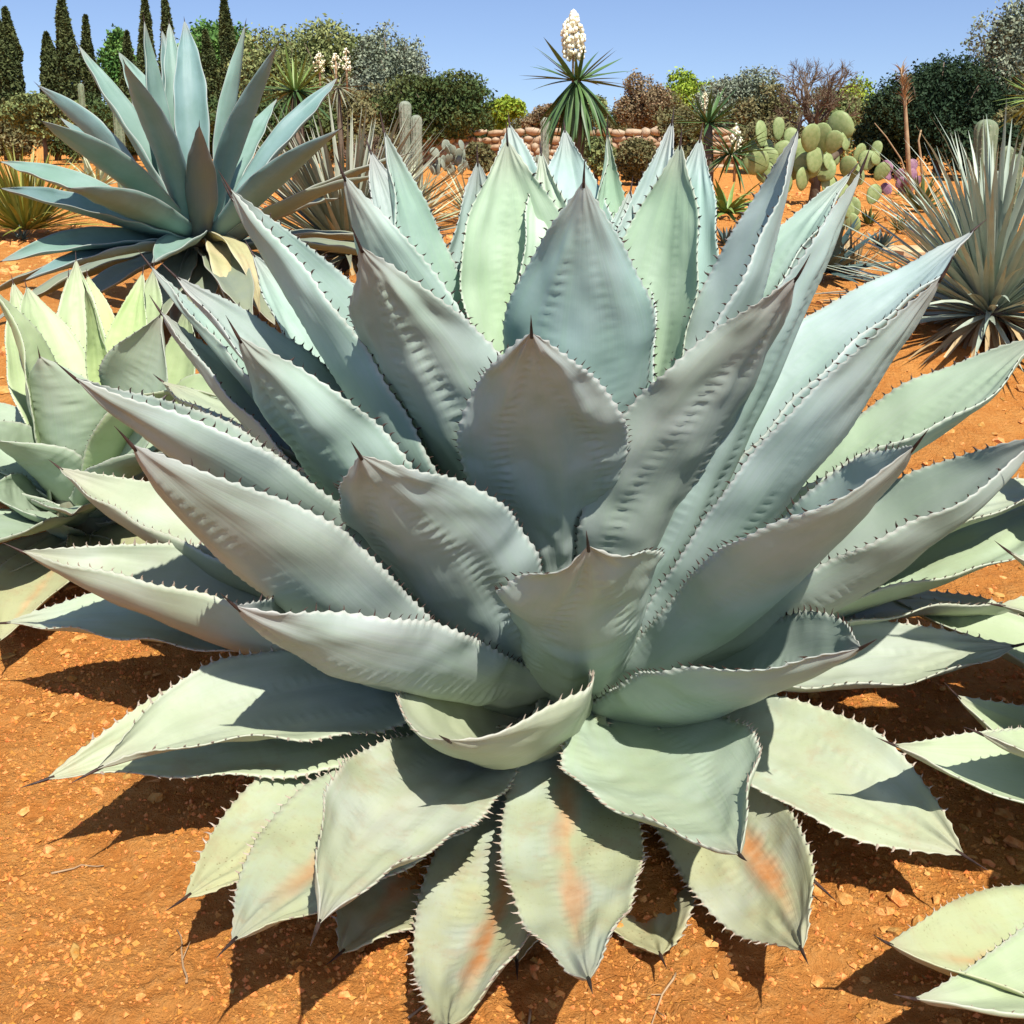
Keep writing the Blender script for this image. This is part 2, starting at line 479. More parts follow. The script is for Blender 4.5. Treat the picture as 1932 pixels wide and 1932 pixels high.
def build_leaf(q, ax, parent, color, age, seed, nu=120, nv=20, tooth=.008, gap=.026, thick=.026, spine=.05, imprint=1., pale=False, wav=.004):
    g = np.random.default_rng(seed)
    az, L = q[0], q[5]
    base = np.array(parent.location)
    t = np.linspace(0, 1, nu)
    P, T, S, N, w, k = leaf_frame(q, ax, t)
    v = np.linspace(-1, 1, nv + 1)
    ntooth = max(6, int(L / gap))
    ph = t * ntooth
    scal = (1 - np.abs(np.sin(np.pi * ph))) ** 1.2 * tooth * .55 * np.clip(w / .03, 0, 1) * (tooth > 0)
    vv = v[None, :]
    kk = k[:, None]
    lat = w[:, None] * np.sin(kk * vv) / kk
    up = w[:, None] * (1 - np.cos(kk * vv)) / kk
    edge = np.clip((np.abs(vv) - .86) / .14, 0, 1) ** 2 * np.sign(vv) * scal[:, None]
    lat = lat + edge * np.cos(kk * vv)
    up = up + edge * np.sin(kk * vv) * np.sign(vv) * np.sign(vv)
    # soft waviness, bud prints of the neighbouring leaves, margins slightly rolled
    o1, o2 = g.uniform(0, 90, 2)
    U = np.repeat(t[:, None], nv + 1, 1)
    VV = np.repeat(vv, nu, 0)
    bumpz = wav * 2.2 * vnoise(U * 7 + o1, VV * 3 + o2, 31) + wav * 1.3 * vnoise(U * 18 + o2, VV * 5 + o1, 32) + wav * 1.8 * vnoise(U * 1.6 + o2, VV * 4.5 + o1, 33)
    bumpz += wav * 1.2 * np.sin(ph * np.pi * .23 + o1)[:, None] * np.abs(VV) ** 3
    if imprint > 0:
        for kpr in range(2):
            c0, c1, sh = g.uniform(.32, .62), g.uniform(.15, .5), g.uniform(-.22, .22)
            curve = c0 * np.clip((.97 - U) / .5, 0, 1) ** .7 + c1 * np.clip((.45 - U) / .4, 0, 1)
            d = np.abs(VV - sh * (1 - U)) - curve
            saw = (U * ntooth * .95 + kpr * .4) % 1.0
            amp = np.clip(.55 + 1.6 * vnoise(U * 6 + o1 + 9 * kpr, np.sign(VV) * 3 + o2, 35), 0, 1.3)
            saw = (saw + 1.2 * np.abs(d) * 6 * .3) % 1.0
            rid = amp * np.exp(-(d / .07) ** 2) * (saw * (1 - saw ** 6) * 1.6 - .45)
            bumpz += imprint * .0058 * rid * np.clip((.98 - U) / .1, 0, 1) * np.clip((U - .12) / .1, 0, 1)
    bumpz *= np.clip((1 - U) / .06, 0, 1)
    nl = -np.sin(kk * vv)           # normal of the curled section
    nu_ = np.cos(kk * vv)
    top = P[:, None] + S[:, None] * (lat + nl * bumpz)[..., None] + N[:, None] * (up + nu_ * bumpz)[..., None]
    th = thick * ((1 - t) ** .75 * .9 + .06)[:, None] * (1 - .86 * np.abs(vv) ** 1.6) + .0016
    th = th * np.clip((1 - t) / .03, .02, 1)[:, None]
    bot = top - (S[:, None] * nl[..., None] + N[:, None] * nu_[..., None]) * th[..., None]
    V = np.vstack([top.reshape(-1, 3), bot.reshape(-1, 3)]) - base
    n1 = nv + 1
    i = np.arange(nu - 1)[:, None] * n1 + np.arange(nv)[None, :]
    Ft = np.stack([i, i + 1, i + n1 + 1, i + n1], -1).reshape(-1, 4)
    off = nu * n1
    Fb = Ft[:, ::-1] + off
    r = np.arange(nu - 1) * n1
    Fl = np.stack([r, r + n1, r + n1 + off, r + off], -1)
    r2 = r + nv
    Fr = np.stack([r2 + n1, r2, r2 + off, r2 + n1 + off], -1)
    uvs = np.stack([U, (VV + 1) / 2], -1).reshape(-1, 2)
    F = np.vstack([Ft, Fb, Fl, Fr])
    lf = obj('leaf', mesh('leaf', V, F, np.vstack([uvs, uvs])), M_AGAVE, parent)
    lf.color = (*color, age)
    # terminal spine
    if spine > 0:
        e = P[-1] - T[-1] * spine * .35
        cur = np.linspace(0, 1, 6)[:, None]
        d = T[-1]
        PP = e + d * cur * spine * 1.35 + N[-1] * (cur ** 2) * spine * g.uniform(-.08, .12) - N[-1] * .001
        rr = np.array([.0034, .0036, .003, .0021, .0012, .0003]) * spine / .05
        sv, sf = tube(PP - base, rr, 6)
        obj('terminal_spine', qmesh('terminal_spine', sv, sf), M_TOOTH, lf)
    # marginal teeth
    if tooth > 0:
        tv, tf = [], []
        for side in (-1, 1):
            for j in range(1, ntooth):
                tj = j / ntooth
                if tj < .12 or tj > .93: continue
                x = tj * (nu - 1)
                i0 = int(x)
                fr = x - i0
                col = 0 if side < 0 else nv
                c = top[i0, col] * (1 - fr) + top[i0 + 1, col] * fr
                tn = T[i0]
                inn = top[i0, nv - col and 1 or nv - 1] if False else top[i0, 1 if side < 0 else nv - 1]
                outd = c - inn
                outd /= np.linalg.norm(outd) + 1e-9
                nn = np.cross(tn, outd)
                hgt = tooth * g.uniform(.6, 1.15) * min(1, .55 + w[i0] / .12)
                b = hgt * .27
                hook = g.choice([-.55, -.35, -.3, .35]) * hgt
                ap = c + outd * hgt + tn * hook + nn * hgt * g.uniform(-.15, .15)
                md = c + outd * hgt * .55 + tn * hook * .25
                c0 = c - outd * hgt * .25
                k0 = len(tv)
                tv += [c0 - tn * b, c0 + nn * b * .6, c0 + tn * b, c0 - nn * b * .6,
                       md - tn * b * .45, md + nn * b * .3, md + tn * b * .45, md - nn * b * .3, ap]
                for m in range(4):
                    m2 = (m + 1) % 4
                    tf += [(k0 + m, k0 + m2, k0 + 4 + m2), (k0 + m, k0 + 4 + m2, k0 + 4 + m), (k0 + 4 + m, k0 + 4 + m2, k0 + 8)]
        to = obj('marginal_teeth', mesh('marginal_teeth', np.array(tv) - base, np.array(tf), smooth=False), M_PALETOOTH if pale else M_TOOTH, lf)
        tag(to, kind='stuff')
    return lf

def core(parent, ax, r, h):
    zz = np.array([-.05, .0, .25, .6, .85, 1.0]) * h
    rr = np.array([1.0, 1.05, 1.0, .75, .4, .05]) * r
    P = np.stack([np.full(6, ax[0]), np.full(6, ax[1]), ax[2] + zz], -1) - np.array(parent.location)
    v, f = tube(P, rr, 16)
    obj('stem', qmesh('stem', v, f), M_STEM, parent)

FITS = {}
FITS['main'] = dict(ax=[0.146, 2.385, 0.0], leaves={
    'L01': [-1.513, -0.234, 0.67, 0.387, -0.141, 0.842, 0.2, 0.612, 1.965, 0.814, -0.01, -0.368, 1.354, 0.061, 0.135, 0.149],
    'L02': [4.448, 0.206, 1.2, -0.621, 0.192, 0.806, 0.178, 0.488, 1.702, 0.28, -0.381, 0.442, 0.231, 0.84, 0.137, 0.463],
    'L03': [4.731, -0.047, 1.637, -0.546, 0.132, 1.05, 0.2, 0.625, 1.325, 0.504, -0.253, 0.461, 1.046, 0.294, 0.106, 0.343],
    'L04': [-2.539, 0.329, 1.221, -0.369, 0.21, 1.079, 0.195, 0.565, 1.795, 0.55, -0.131, -0.355, 0.93, 0.558, 0.112, 0.287],
    'L05': [3.458, 0.107, 1.188, 0.066, -0.068, 1.168, 0.168, 0.53, 1.789, 0.55, -0.312, -0.307, 0.572, 0.935, 0.112, 0.293],
    'L06': [2.696, -0.054, 1.085, 0.446, -0.196, 1.249, 0.157, 0.539, 1.867, 0.55, -0.078, 0.09, 0.465, 1.048, 0.119, 0.297],
    'L07': [2.459, -0.073, 1.084, 0.016, 0.03, 1.288, 0.16, 0.513, 1.753, 0.55, 0.124, 0.134, 0.66, 0.845, 0.121, 0.279],
    'L08': [2.129, -0.125, 1.053, 0.429, 0.02, 1.211, 0.175, 0.536, 1.819, 0.55, 0.136, 0.133, 0.625, 0.79, 0.121, 0.25],
    'L09': [2.013, -0.061, 1.304, -0.048, 0.166, 1.145, 0.182, 0.667, 1.689, 0.544, -0.019, 0.317, 0.976, 0.549, 0.117, 0.34],
    'L10': [1.842, -0.138, 1.333, -0.453, -0.026, 1.357, 0.168, 0.522, 1.757, 0.55, 0.071, 0.07, 0.653, 0.868, 0.121, 0.304],
    'L11': [1.763, -0.067, 1.584, -0.505, -0.133, 1.121, 0.113, 0.534, 1.847, 0.55, 0.076, 0.082, 1.198, 1.043, 0.118, 0.365],
    'L12': [1.501, 0.124, 1.325, -0.493, -0.027, 1.36, 0.17, 0.522, 1.734, 0.55, -0.028, -0.037, 0.666, 0.871, 0.12, 0.306],
    'L13': [1.319, 0.169, 0.864, 0.568, 0.125, 1.258, 0.133, 0.504, 1.722, 0.55, -0.427, -0.374, 0.978, 1.015, 0.122, 0.33],
    'L14': [1.21, 0.069, 1.387, -0.44, -0.014, 1.184, 0.151, 0.502, 1.708, 0.55, -0.013, -0.016, 0.699, 0.888, 0.12, 0.238],
    'L15': [1.08, 0.023, 1.152, -0.006, -0.003, 1.328, 0.146, 0.497, 1.69, 0.55, 0.023, 0.026, 0.703, 0.915, 0.119, 0.295],
    'L16': [0.872, 0.014, 1.086, 0.294, 0.088, 1.157, 0.168, 0.583, 1.82, 0.549, 0.168, -0.294, 1.127, 0.453, 0.111, 0.348],
    'L17': [0.879, 0.244, 1.143, -0.039, 0.014, 1.3, 0.162, 0.525, 1.79, 0.55, -0.063, -0.104, 0.712, 0.81, 0.121, 0.284],
    'L18': [0.088, 0.137, 1.158, 0.027, 0.199, 1.265, 0.187, 0.545, 1.801, 0.55, 0.35, -0.31, 1.172, 0.859, 0.116, 0.285],
    'L19': [0.39, 0.107, 1.242, -0.531, 0.072, 1.331, 0.163, 0.519, 1.773, 0.55, 0.173, -0.101, 1.098, 0.574, 0.111, 0.26],
    'L20': [5.989, -0.01, 1.057, 0.323, -0.138, 1.261, 0.152, 0.509, 1.694, 0.55, 0.171, 0.063, 1.161, 0.804, 0.133, 0.232],
    'L21': [-0.757, -0.007, 1.249, -0.357, 0.117, 1.041, 0.188, 0.507, 1.666, 0.55, 0.229, 0.109, 0.804, 0.753, 0.108, 0.263],
    'L22': [0.271, 0.137, 0.952, -0.537, 0.196, 1.416, 0.198, 0.527, 1.717, 0.55, -0.053, 0.223, 1.143, 0.192, 0.123, 0.258],
    'L23': [-0.493, -0.079, 0.909, 0.145, 0.053, 1.217, 0.155, 0.536, 1.766, 0.55, 0.131, 0.19, 0.924, 0.956, 0.142, 0.171],
    'L24': [6.184, 0.156, 0.652, 0.022, 0.085, 1.242, 0.207, 0.625, 1.805, 0.535, 0.774, -0.964, 0.927, 0.36, 0.128, 0.218],
    'L25': [5.542, -0.464, 0.619, 0.574, -0.256, 1.059, 0.205, 0.674, 1.934, 0.455, 0.308, -0.828, 1.508, 0.362, 0.166, 0.162],
    'L26': [5.939, -0.044, 0.364, 0.694, -0.047, 1.138, 0.202, 0.644, 1.97, 0.478, 0.287, -0.482, 1.478, 0.645, 0.146, 0.142],
    'L27': [6.245, 0.464, 0.325, -0.156, 0.264, 1.296, 0.197, 0.576, 1.891, 0.55, 0.222, -0.35, 1.023, -0.09, 0.127, 0.141],
    'L28': [0.107, -0.037, 0.563, -0.467, 0.02, 1.396, 0.15, 0.499, 1.69, 0.55, -0.001, 0.015, 0.418, 0.88, 0.121, 0.138],
    'L29': [5.416, -0.288, 0.39, 0.592, -0.239, 0.861, 0.228, 0.554, 1.933, 0.514, 0.162, -0.388, 1.198, 0.678, 0.14, 0.074],
    'L30': [5.998, 0.128, 0.154, -0.026, 0.197, 0.942, 0.158, 0.522, 1.711, 0.55, 0.139, -0.403, 0.787, 0.572, 0.107, 0.138],
    'L31': [0.032, 0.006, 0.461, -0.517, -0.212, 1.162, 0.159, 0.504, 1.693, 0.55, 0.076, 0.264, 0.271, 1.125, 0.111, 0.095],
    'L32': [-0.728, -0.19, 0.327, -0.534, 0.128, 0.882, 0.156, 0.637, 1.853, 0.553, 0.112, -0.38, 0.648, -0.08, 0.119, 0.067],
    'L33': [5.033, -0.28, 0.09, 0.362, -0.042, 0.842, 0.203, 0.448, 1.641, 0.2, 0.125, -0.516, 0.566, 1.075, 0.168, 0.13],
    'L34': [4.415, -0.074, 0.209, 0.714, -0.233, 0.844, 0.254, 0.614, 1.94, 0.43, -0.243, 0.024, 1.416, 0.449, 0.068, 0.033],
    'L35': [-2.156, 0.589, 0.253, 0.166, -0.16, 1.141, 0.134, 0.55, 1.719, 0.492, 0.09, 0.355, 0.367, 1.16, 0.127, 0.048],
    'L36': [4.415, 0.243, -0.24, 0.528, 0.311, 1.101, 0.147, 0.483, 1.664, 0.55, -0.237, -0.119, 0.654, 0.1, 0.112, 0.082],
    'L37': [-1.633, 0.074, -0.154, 0.545, 0.109, 1.085, 0.133, 0.476, 1.788, 0.557, 0.084, -0.278, 0.156, 0.431, 0.106, 0.142],
    'L38': [-0.964, -0.731, 0.045, -0.16, 0.489, 0.901, 0.124, 0.637, 1.866, 0.51, -0.273, -0.491, 0.522, 0.069, 0.13, 0.044],
    'L39': [-2.263, 0.497, 0.005, 0.361, -0.01, 1.113, 0.174, 0.527, 1.801, 0.55, 0.009, 0.03, 0.387, 0.254, 0.112, 0.066],
    'L40': [-2.462, 0.494, 0.122, 0.041, 0.012, 1.009, 0.16, 0.545, 1.873, 0.55, 0.082, 0.106, 0.266, 0.242, 0.115, 0.028],
    'L41': [3.612, 0.332, 0.368, -0.396, -0.023, 1.032, 0.152, 0.631, 1.613, 0.536, 0.172, 0.046, 0.035, 1.6, 0.126, 0.118],
    'L42': [3.576, 0.141, 0.325, -0.37, 0.015, 1.115, 0.172, 0.527, 1.768, 0.55, 0.252, 0.234, 0.301, 0.908, 0.11, 0.056],
    'L43': [3.266, -0.089, 0.093, 0.663, -0.264, 1.264, 0.242, 0.573, 1.827, 0.55, -0.065, 0.01, 1.508, 1.267, 0.118, 0.092],
    'L44': [3.136, -0.065, 0.313, -0.51, 0.105, 1.349, 0.163, 0.538, 1.688, 0.55, 0.145, 0.16, 0.592, 0.815, 0.108, 0.119],
    'L45': [-2.374, 0.157, 0.262, 0.608, -0.003, 0.967, 0.23, 0.565, 1.858, 0.55, -0.242, 0.108, 1.33, 1.294, 0.133, 0.129],
    'L46': [-2.291, 0.401, 0.825, 0.32, -0.292, 0.964, 0.207, 0.558, 1.803, 0.526, -0.21, -0.189, 1.062, 0.537, 0.156, 0.154],
    'L47': [-2.508, 0.287, 0.469, 0.675, -0.152, 1.255, 0.205, 0.671, 1.47, 0.47, -0.301, 0.008, 1.178, 0.974, 0.164, 0.094],
    'L48': [3.478, 0.253, 0.618, 0.066, 0.159, 1.258, 0.208, 0.697, 1.455, 0.515, -0.091, 0.065, 1.361, 1.207, 0.137, 0.19],
    'L49': [2.945, -0.068, 0.494, 0.352, 0.084, 1.276, 0.164, 0.527, 1.846, 0.55, -0.181, 0.024, 0.797, 1.073, 0.115, 0.206],
    'L50': [2.861, -0.445, 0.686, -0.602, 0.142, 1.356, 0.183, 0.54, 1.819, 0.55, -0.322, 0.114, 1.181, 0.271, 0.125, 0.186],
    'L51': [2.916, -0.044, 0.572, 0.355, -0.025, 1.369, 0.128, 0.5, 1.719, 0.55, -0.182, -0.043, 1.173, 0.87, 0.116, 0.217],
    'L52': [3.242, -0.126, 0.884, 0.026, -0.123, 1.236, 0.156, 0.533, 2.003, 0.55, -0.006, 0.312, 0.615, 0.79, 0.111, 0.214],
    'L53': [3.234, 0.065, 0.953, 0.18, -0.048, 1.279, 0.213, 0.584, 1.819, 0.55, 0.291, -0.196, 1.3, 1.348, 0.115, 0.253],
    'L54': [2.971, -0.027, 0.95, 0.036, 0.027, 1.315, 0.15, 0.5, 1.7, 0.55, 0.026, -0.006, 0.853, 0.937, 0.115, 0.229],
    'L55': [2.731, -0.263, 0.83, -0.081, 0.058, 1.288, 0.167, 0.535, 1.862, 0.55, -0.058, 0.159, 0.97, 0.612, 0.119, 0.209],
    'L56': [3.632, 0.242, 0.665, 0.554, -0.117, 1.112, 0.178, 0.624, 2.046, 0.55, -0.177, -0.242, 0.946, 0.847, 0.123, 0.214],
    'L59': [3.059, -0.458, 0.242, 0.011, 0.135, 1.439, 0.202, 0.575, 1.871, 0.55, -0.099, 0.047, 1.203, 1.148, 0.112, 0.132],
    'L60': [-2.166, 0.238, -0.176, 0.411, 0.044, 0.823, 0.166, 0.56, 1.869, 0.55, -0.006, 0.014, 0.221, 0.205, 0.118, 0.005],
    'L61': [-1.834, 0.266, -0.179, 0.412, 0.052, 0.744, 0.129, 0.508, 1.739, 0.55, -0.006, -0.104, 0.386, 0.236, 0.112, 0.006],
    'L62': [-1.386, -0.119, -0.201, 0.443, 0.149, 0.726, 0.155, 0.538, 1.826, 0.551, -0.001, 0.003, 0.424, 0.155, 0.115, -0.008],
    'L63': [-0.946, -0.021, 0.269, -0.421, -0.029, 0.671, 0.122, 0.502, 1.708, 0.55, -0.009, -0.011, 0.3, 0.306, 0.109, 0.001],
})
FITS['left'] = dict(ax=[-1.437, 3.25, 0.101], leaves={
    'P1': [2.211, 0.019, 1.235, -0.517, -0.014, 0.774, 0.135, 0.507, 1.703, 0.55, -0.249, -0.124, 0.883, 0.607, 0.075, 0.204],
    'P2': [2.232, -0.002, 0.641, 0.355, -0.027, 0.878, 0.112, 0.502, 1.711, 0.55, 0.005, 0.006, 0.699, 0.794, 0.08, 0.2],
    'P3': [3.04, 0.127, 1.622, -0.378, -0.164, 0.753, 0.147, 0.508, 1.737, 0.55, 0.045, -0.287, 0.396, 1.125, 0.085, 0.152],
    'P4': [1.877, 0.034, 0.803, 0.368, -0.012, 0.873, 0.11, 0.5, 1.705, 0.55, -0.007, -0.012, 0.705, 0.792, 0.08, 0.198],
    'P5': [1.97, -0.079, 0.702, 0.393, 0.009, 0.823, 0.096, 0.491, 1.669, 0.55, 0.048, 0.043, 0.732, 0.817, 0.08, 0.215],
    'P6': [1.692, 0.399, 0.865, -0.07, -0.029, 0.856, 0.111, 0.5, 1.694, 0.55, -0.055, -0.062, 0.709, 0.831, 0.084, 0.222],
    'P7': [1.49, 0.065, 0.981, 0.895, 0.189, 0.666, 0.041, 0.53, 1.801, 0.55, -0.05, -0.016, 1.191, 0.752, 0.091, 0.236],
    'P8': [1.306, 0.119, 1.054, 0.084, -0.053, 0.782, 0.093, 0.529, 1.849, 0.55, 0.066, -0.03, 0.626, 0.829, 0.086, 0.193],
    'P9': [1.316, 0.084, 0.764, 0.463, 0.064, 0.853, 0.115, 0.504, 1.717, 0.55, -0.053, -0.056, 0.682, 0.774, 0.08, 0.175],
    'P10': [5.834, 0.228, 0.939, 0.385, -0.031, 0.707, 0.182, 0.558, 1.736, 0.546, -0.73, -0.825, 0.391, 1.004, 0.082, 0.193],
    'P11': [4.453, 0.013, 1.485, 0.007, -0.157, 0.423, 0.178, 0.564, 1.785, 0.376, -0.032, 0.063, 1.06, 0.74, 0.071, 0.272],
    'P12': [1.072, 0.266, 0.432, 0.821, 0.265, 0.823, 0.117, 0.526, 1.892, 0.55, 0.103, 0.018, 0.552, 0.583, 0.087, 0.126],
    'P13': [3.853, -0.106, 0.996, -0.203, 0.023, 0.461, 0.206, 0.483, 1.732, 0.575, -0.331, 0.533, 1.243, 0.119, 0.018, 0.139],
    'P14': [5.446, -0.016, 0.757, -0.592, -0.28, 0.732, 0.123, 0.501, 1.92, 0.568, -0.496, -0.595, 1.6, 0.404, 0.027, 0.192],
    'P15': [5.026, 0.406, 0.65, -0.603, -0.164, 0.793, 0.13, 0.489, 1.603, 0.663, -0.491, -1.203, 1.6, 1.6, 0.058, 0.189],
    'P16': [4.24, 0.127, 0.863, -0.3, 0.112, 0.395, 0.148, 0.52, 1.76, 0.55, 0.215, 0.516, 0.846, 0.431, 0.048, 0.046],
    'P17': [5.951, -0.383, 1.213, -0.809, -0.473, 0.803, 0.153, 0.537, 1.809, 0.55, -0.041, -0.091, 0.697, 0.982, 0.074, 0.155],
})
FITS['right'] = dict(ax=[1.62, 1.95, 0.0], leaves={
    'R1': [3.376, -0.024, 0.009, 0.419, 0.069, 0.876, 0.126, 0.499, 1.639, 0.55, 0.178, 0.116, 0.661, 0.803, 0.088, 0.133],
    'R2': [3.493, -0.069, 0.081, 0.477, -0.027, 0.768, 0.104, 0.504, 1.712, 0.55, 0.015, 0.015, 1.01, 0.811, 0.092, 0.165],
    'R3': [3.343, 0.029, 0.544, 0.044, 0.018, 0.744, 0.103, 0.502, 1.709, 0.55, 0.083, 0.103, 0.602, 0.791, 0.087, 0.298],
    'R4': [3.678, -0.194, -0.283, 0.75, 0.12, 1.07, 0.144, 0.587, 1.786, 0.549, -0.027, 0.168, 0.325, 0.827, 0.104, 0.037],
    'R5': [3.829, -0.382, -0.204, 0.525, 0.082, 1.102, 0.133, 0.504, 1.627, 0.55, -0.001, -0.125, 0.551, 0.89, 0.098, 0.067],
    'R6': [3.088, 0.065, 0.029, 0.609, 0.117, 0.667, 0.108, 0.515, 1.81, 0.55, 0.226, 0.301, 0.51, 0.648, 0.081, 0.072],
    'R7': [2.92, 0.306, 0.93, -0.444, -0.292, 0.674, 0.122, 0.523, 1.789, 0.55, 0.058, 0.065, 0.625, 0.912, 0.065, 0.117],
})
FITS['blue'] = dict(ax=[-1.708, 5.6, 0.611], leaves={
    'b1': [3.008, -0.358, 1.225, -0.563, 0.279, 1.193, 0.12, 0.492, 1.702, 0.558, -0.252, 0.291, 0.911, 0.709, 0.076, 0.325],
    'b2': [2.807, 0.043, 0.899, -0.455, 0.213, 1.213, 0.136, 0.542, 1.856, 0.567, -0.432, -0.658, 0.807, 0.578, 0.103, 0.326],
    'b3': [-1.88, 0.207, 0.653, -0.423, 0.072, 1.259, 0.108, 0.515, 1.781, 0.56, 0.033, -0.263, 0.621, 0.952, 0.103, 0.358],
    'b4': [2.566, -0.008, 0.608, -0.044, -0.047, 1.246, 0.107, 0.502, 1.709, 0.55, 0.021, 0.023, 0.804, 0.909, 0.119, 0.302],
    'b5': [2.376, -0.024, 1.275, -0.5, -0.109, 1.262, 0.115, 0.509, 1.739, 0.55, 0.062, 0.072, 0.794, 0.891, 0.119, 0.306],
    'b6': [-1.616, 0.181, 1.009, -0.581, 0.101, 1.254, 0.102, 0.521, 1.718, 0.545, 0.346, -0.054, 1.119, 0.635, 0.108, 0.323],
    'b7': [2.886, -0.08, 1.378, 0.16, 0.016, 1.184, 0.1, 0.513, 1.78, 0.55, -0.064, 0.057, 0.763, 0.89, 0.123, 0.29],
    'b8': [2.119, -0.004, 1.459, -0.455, -0.034, 1.244, 0.1, 0.5, 1.713, 0.55, -0.049, -0.02, 0.854, 0.877, 0.119, 0.3],
    'b9': [2.139, -0.222, 1.496, -0.474, -0.053, 1.276, 0.088, 0.502, 1.761, 0.55, -0.022, 0.027, 0.929, 0.842, 0.121, 0.305],
    'b10': [1.833, 0.102, 1.584, -0.59, -0.161, 1.297, 0.103, 0.538, 1.8, 0.549, 0.117, 0.004, 0.954, 0.811, 0.119, 0.317],
    'b11': [0.516, -0.316, 1.496, -0.372, 0.265, 1.176, 0.126, 0.498, 1.711, 0.551, 0.108, 0.397, 0.95, 0.673, 0.104, 0.292],
    'b12': [-0.732, -0.18, 1.103, -0.553, 0.15, 1.241, 0.094, 0.505, 1.704, 0.541, -0.27, 0.108, 0.904, 0.798, 0.097, 0.328],
    'b13': [1.333, 0.059, 0.868, -0.383, 0.063, 1.243, 0.098, 0.502, 1.694, 0.55, 0.074, 0.017, 0.831, 0.878, 0.119, 0.302],
    'b14': [0.601, 0.388, 0.97, -0.424, 0.135, 1.214, 0.118, 0.526, 1.791, 0.551, 0.178, -0.389, 0.725, 0.819, 0.102, 0.332],
    'b15': [2.944, -0.255, 0.523, -0.388, 0.035, 1.249, 0.108, 0.538, 1.79, 0.548, 0.077, 0.353, 0.857, 0.824, 0.123, 0.306],
    'b16': [-1.954, 0.101, 0.3, -0.044, -0.026, 1.245, 0.121, 0.518, 1.772, 0.552, 0.251, 0.357, 0.741, 0.849, 0.12, 0.311],
    'b17': [-1.671, 0.03, 0.252, 0.087, -0.168, 1.253, 0.116, 0.514, 1.727, 0.572, -0.197, -0.129, 0.677, 1.016, 0.115, 0.35],
    'b18': [-1.242, 0.043, 0.834, 0.011, -0.022, 0.837, 0.095, 0.479, 1.686, 0.54, 0.425, 0.023, 0.829, 0.81, 0.122, 0.292],
    'b19': [-1.922, 0.019, 0.189, -0.332, 0.032, 1.24, 0.112, 0.496, 1.711, 0.554, 0.275, 0.08, 0.749, 0.906, 0.119, 0.295],
    'b20': [-1.834, 0.023, 0.103, -0.307, 0.075, 1.243, 0.105, 0.503, 1.703, 0.55, -0.028, 0.013, 0.794, 0.884, 0.12, 0.294],
    'b21': [-1.401, -0.334, 0.023, -0.283, 0.131, 0.757, 0.12, 0.488, 1.658, 0.619, -0.106, 0.013, 0.85, 0.872, 0.113, 0.338],
    'b22': [-0.962, -0.465, -0.025, -0.819, 0.171, 0.733, 0.098, 0.547, 1.84, 0.561, 0.285, 0.173, 0.412, 0.063, 0.127, 0.316],
    'b23': [-0.883, 0.02, 0.476, -1.903, -0.068, 0.784, 0.075, 0.49, 1.691, 0.55, 0.268, 0.182, 0.24, 0.206, 0.118, 0.305],
    'b24': [-0.708, -0.007, 0.553, -0.065, -0.084, 1.25, 0.111, 0.503, 1.709, 0.55, 0.08, 0.054, 0.778, 0.925, 0.12, 0.302],
})


# big whale's-tongue style agave in the middle
AXM = FITS['main']['ax']
big = thing('large_agave', 'huge grey-green agave with broad cupped toothed leaves in the bare soil', 'agave', (AXM[0], AXM[1], AXM[2]))
BLUE, GREEN, GREY, YEL, TAN = (.335, .435, .385), (.37, .485, .345), (.315, .385, .335), (.375, .425, .325), (.35, .34, .25)
CLS = {}
for nme in 'L03 L05 L06 L07 L08 L10 L12 L14 L15 L17 L18 L19 L20 L22 L23 L53 L54 L55'.split(): CLS[nme] = (BLUE, .0)
for nme in 'L09 L16 L13 L11 L24'.split(): CLS[nme] = (GREEN, .05)  # brighter green tint stands in for sunlight coming through the blades
for nme in 'L01 L02 L04 L21 L25 L46 L47 L48 L49 L51 L52 L56 L26 L29 L45'.split(): CLS[nme] = (GREY, .05)
for nme in 'L30 L31 L27 L28 L43 L44 L50 L59 L34 L33 L41'.split(): CLS[nme] = (YEL, .35)
for nme in 'L32 L42'.split(): CLS[nme] = (YEL, .55)
for nme in 'L39 L37'.split(): CLS[nme] = (YEL, .8)
for nme in 'L35'.split(): CLS[nme] = (YEL, .56)
for nme in 'L36 L38 L40'.split(): CLS[nme] = (YEL, 1.0)
for nme in 'L60 L61 L62 L63'.split(): CLS[nme] = (TAN, .9)
for i, (nme, q) in enumerate(FITS['main']['leaves'].items()):
    c, age = CLS[nme]
    j = np.random.default_rng(100 + i).uniform(.95, 1.05, 3)
    low = age > .3
    build_leaf(q, AXM, big, tuple(np.array(c) * j), age, 100 + i, 150, 30, tooth=.0125, gap=.024,
               thick=.026, spine=.048, imprint=1.7 if nme in ('L01', 'L02', 'L04', 'L45', 'L46', 'L56', 'L47', 'L21') else .5 if low else .6, pale=low, wav=.0075 if nme in ('L01', 'L02', 'L04', 'L45', 'L46', 'L56', 'L21') else .0045)
def generic(az, el, L, Wd, d1=-.25, ch=.6, r0=.12, z0=.15):
    return (az, 0, el, d1, 0, L, Wd, .52, 1.75, .55, 0, 0, ch, .8, r0, z0)
for i, (a, e, L) in enumerate([(40, 36, 1.15), (66, 26, 1.15), (95, 38, 1.15), (118, 24, 1.15), (140, 40, 1.2), (20, 14, 1.1), (80, 8, 1.1), (110, 6, 1.1), (150, 14, 1.15)]):
    build_leaf(generic(R(a), R(e), L, .16, z0=.1 + .004 * e), AXM, big, YEL, .3, 300 + i, 80, 14, tooth=.0095, gap=.03, imprint=.4)
core(big, AXM, .15, .5)

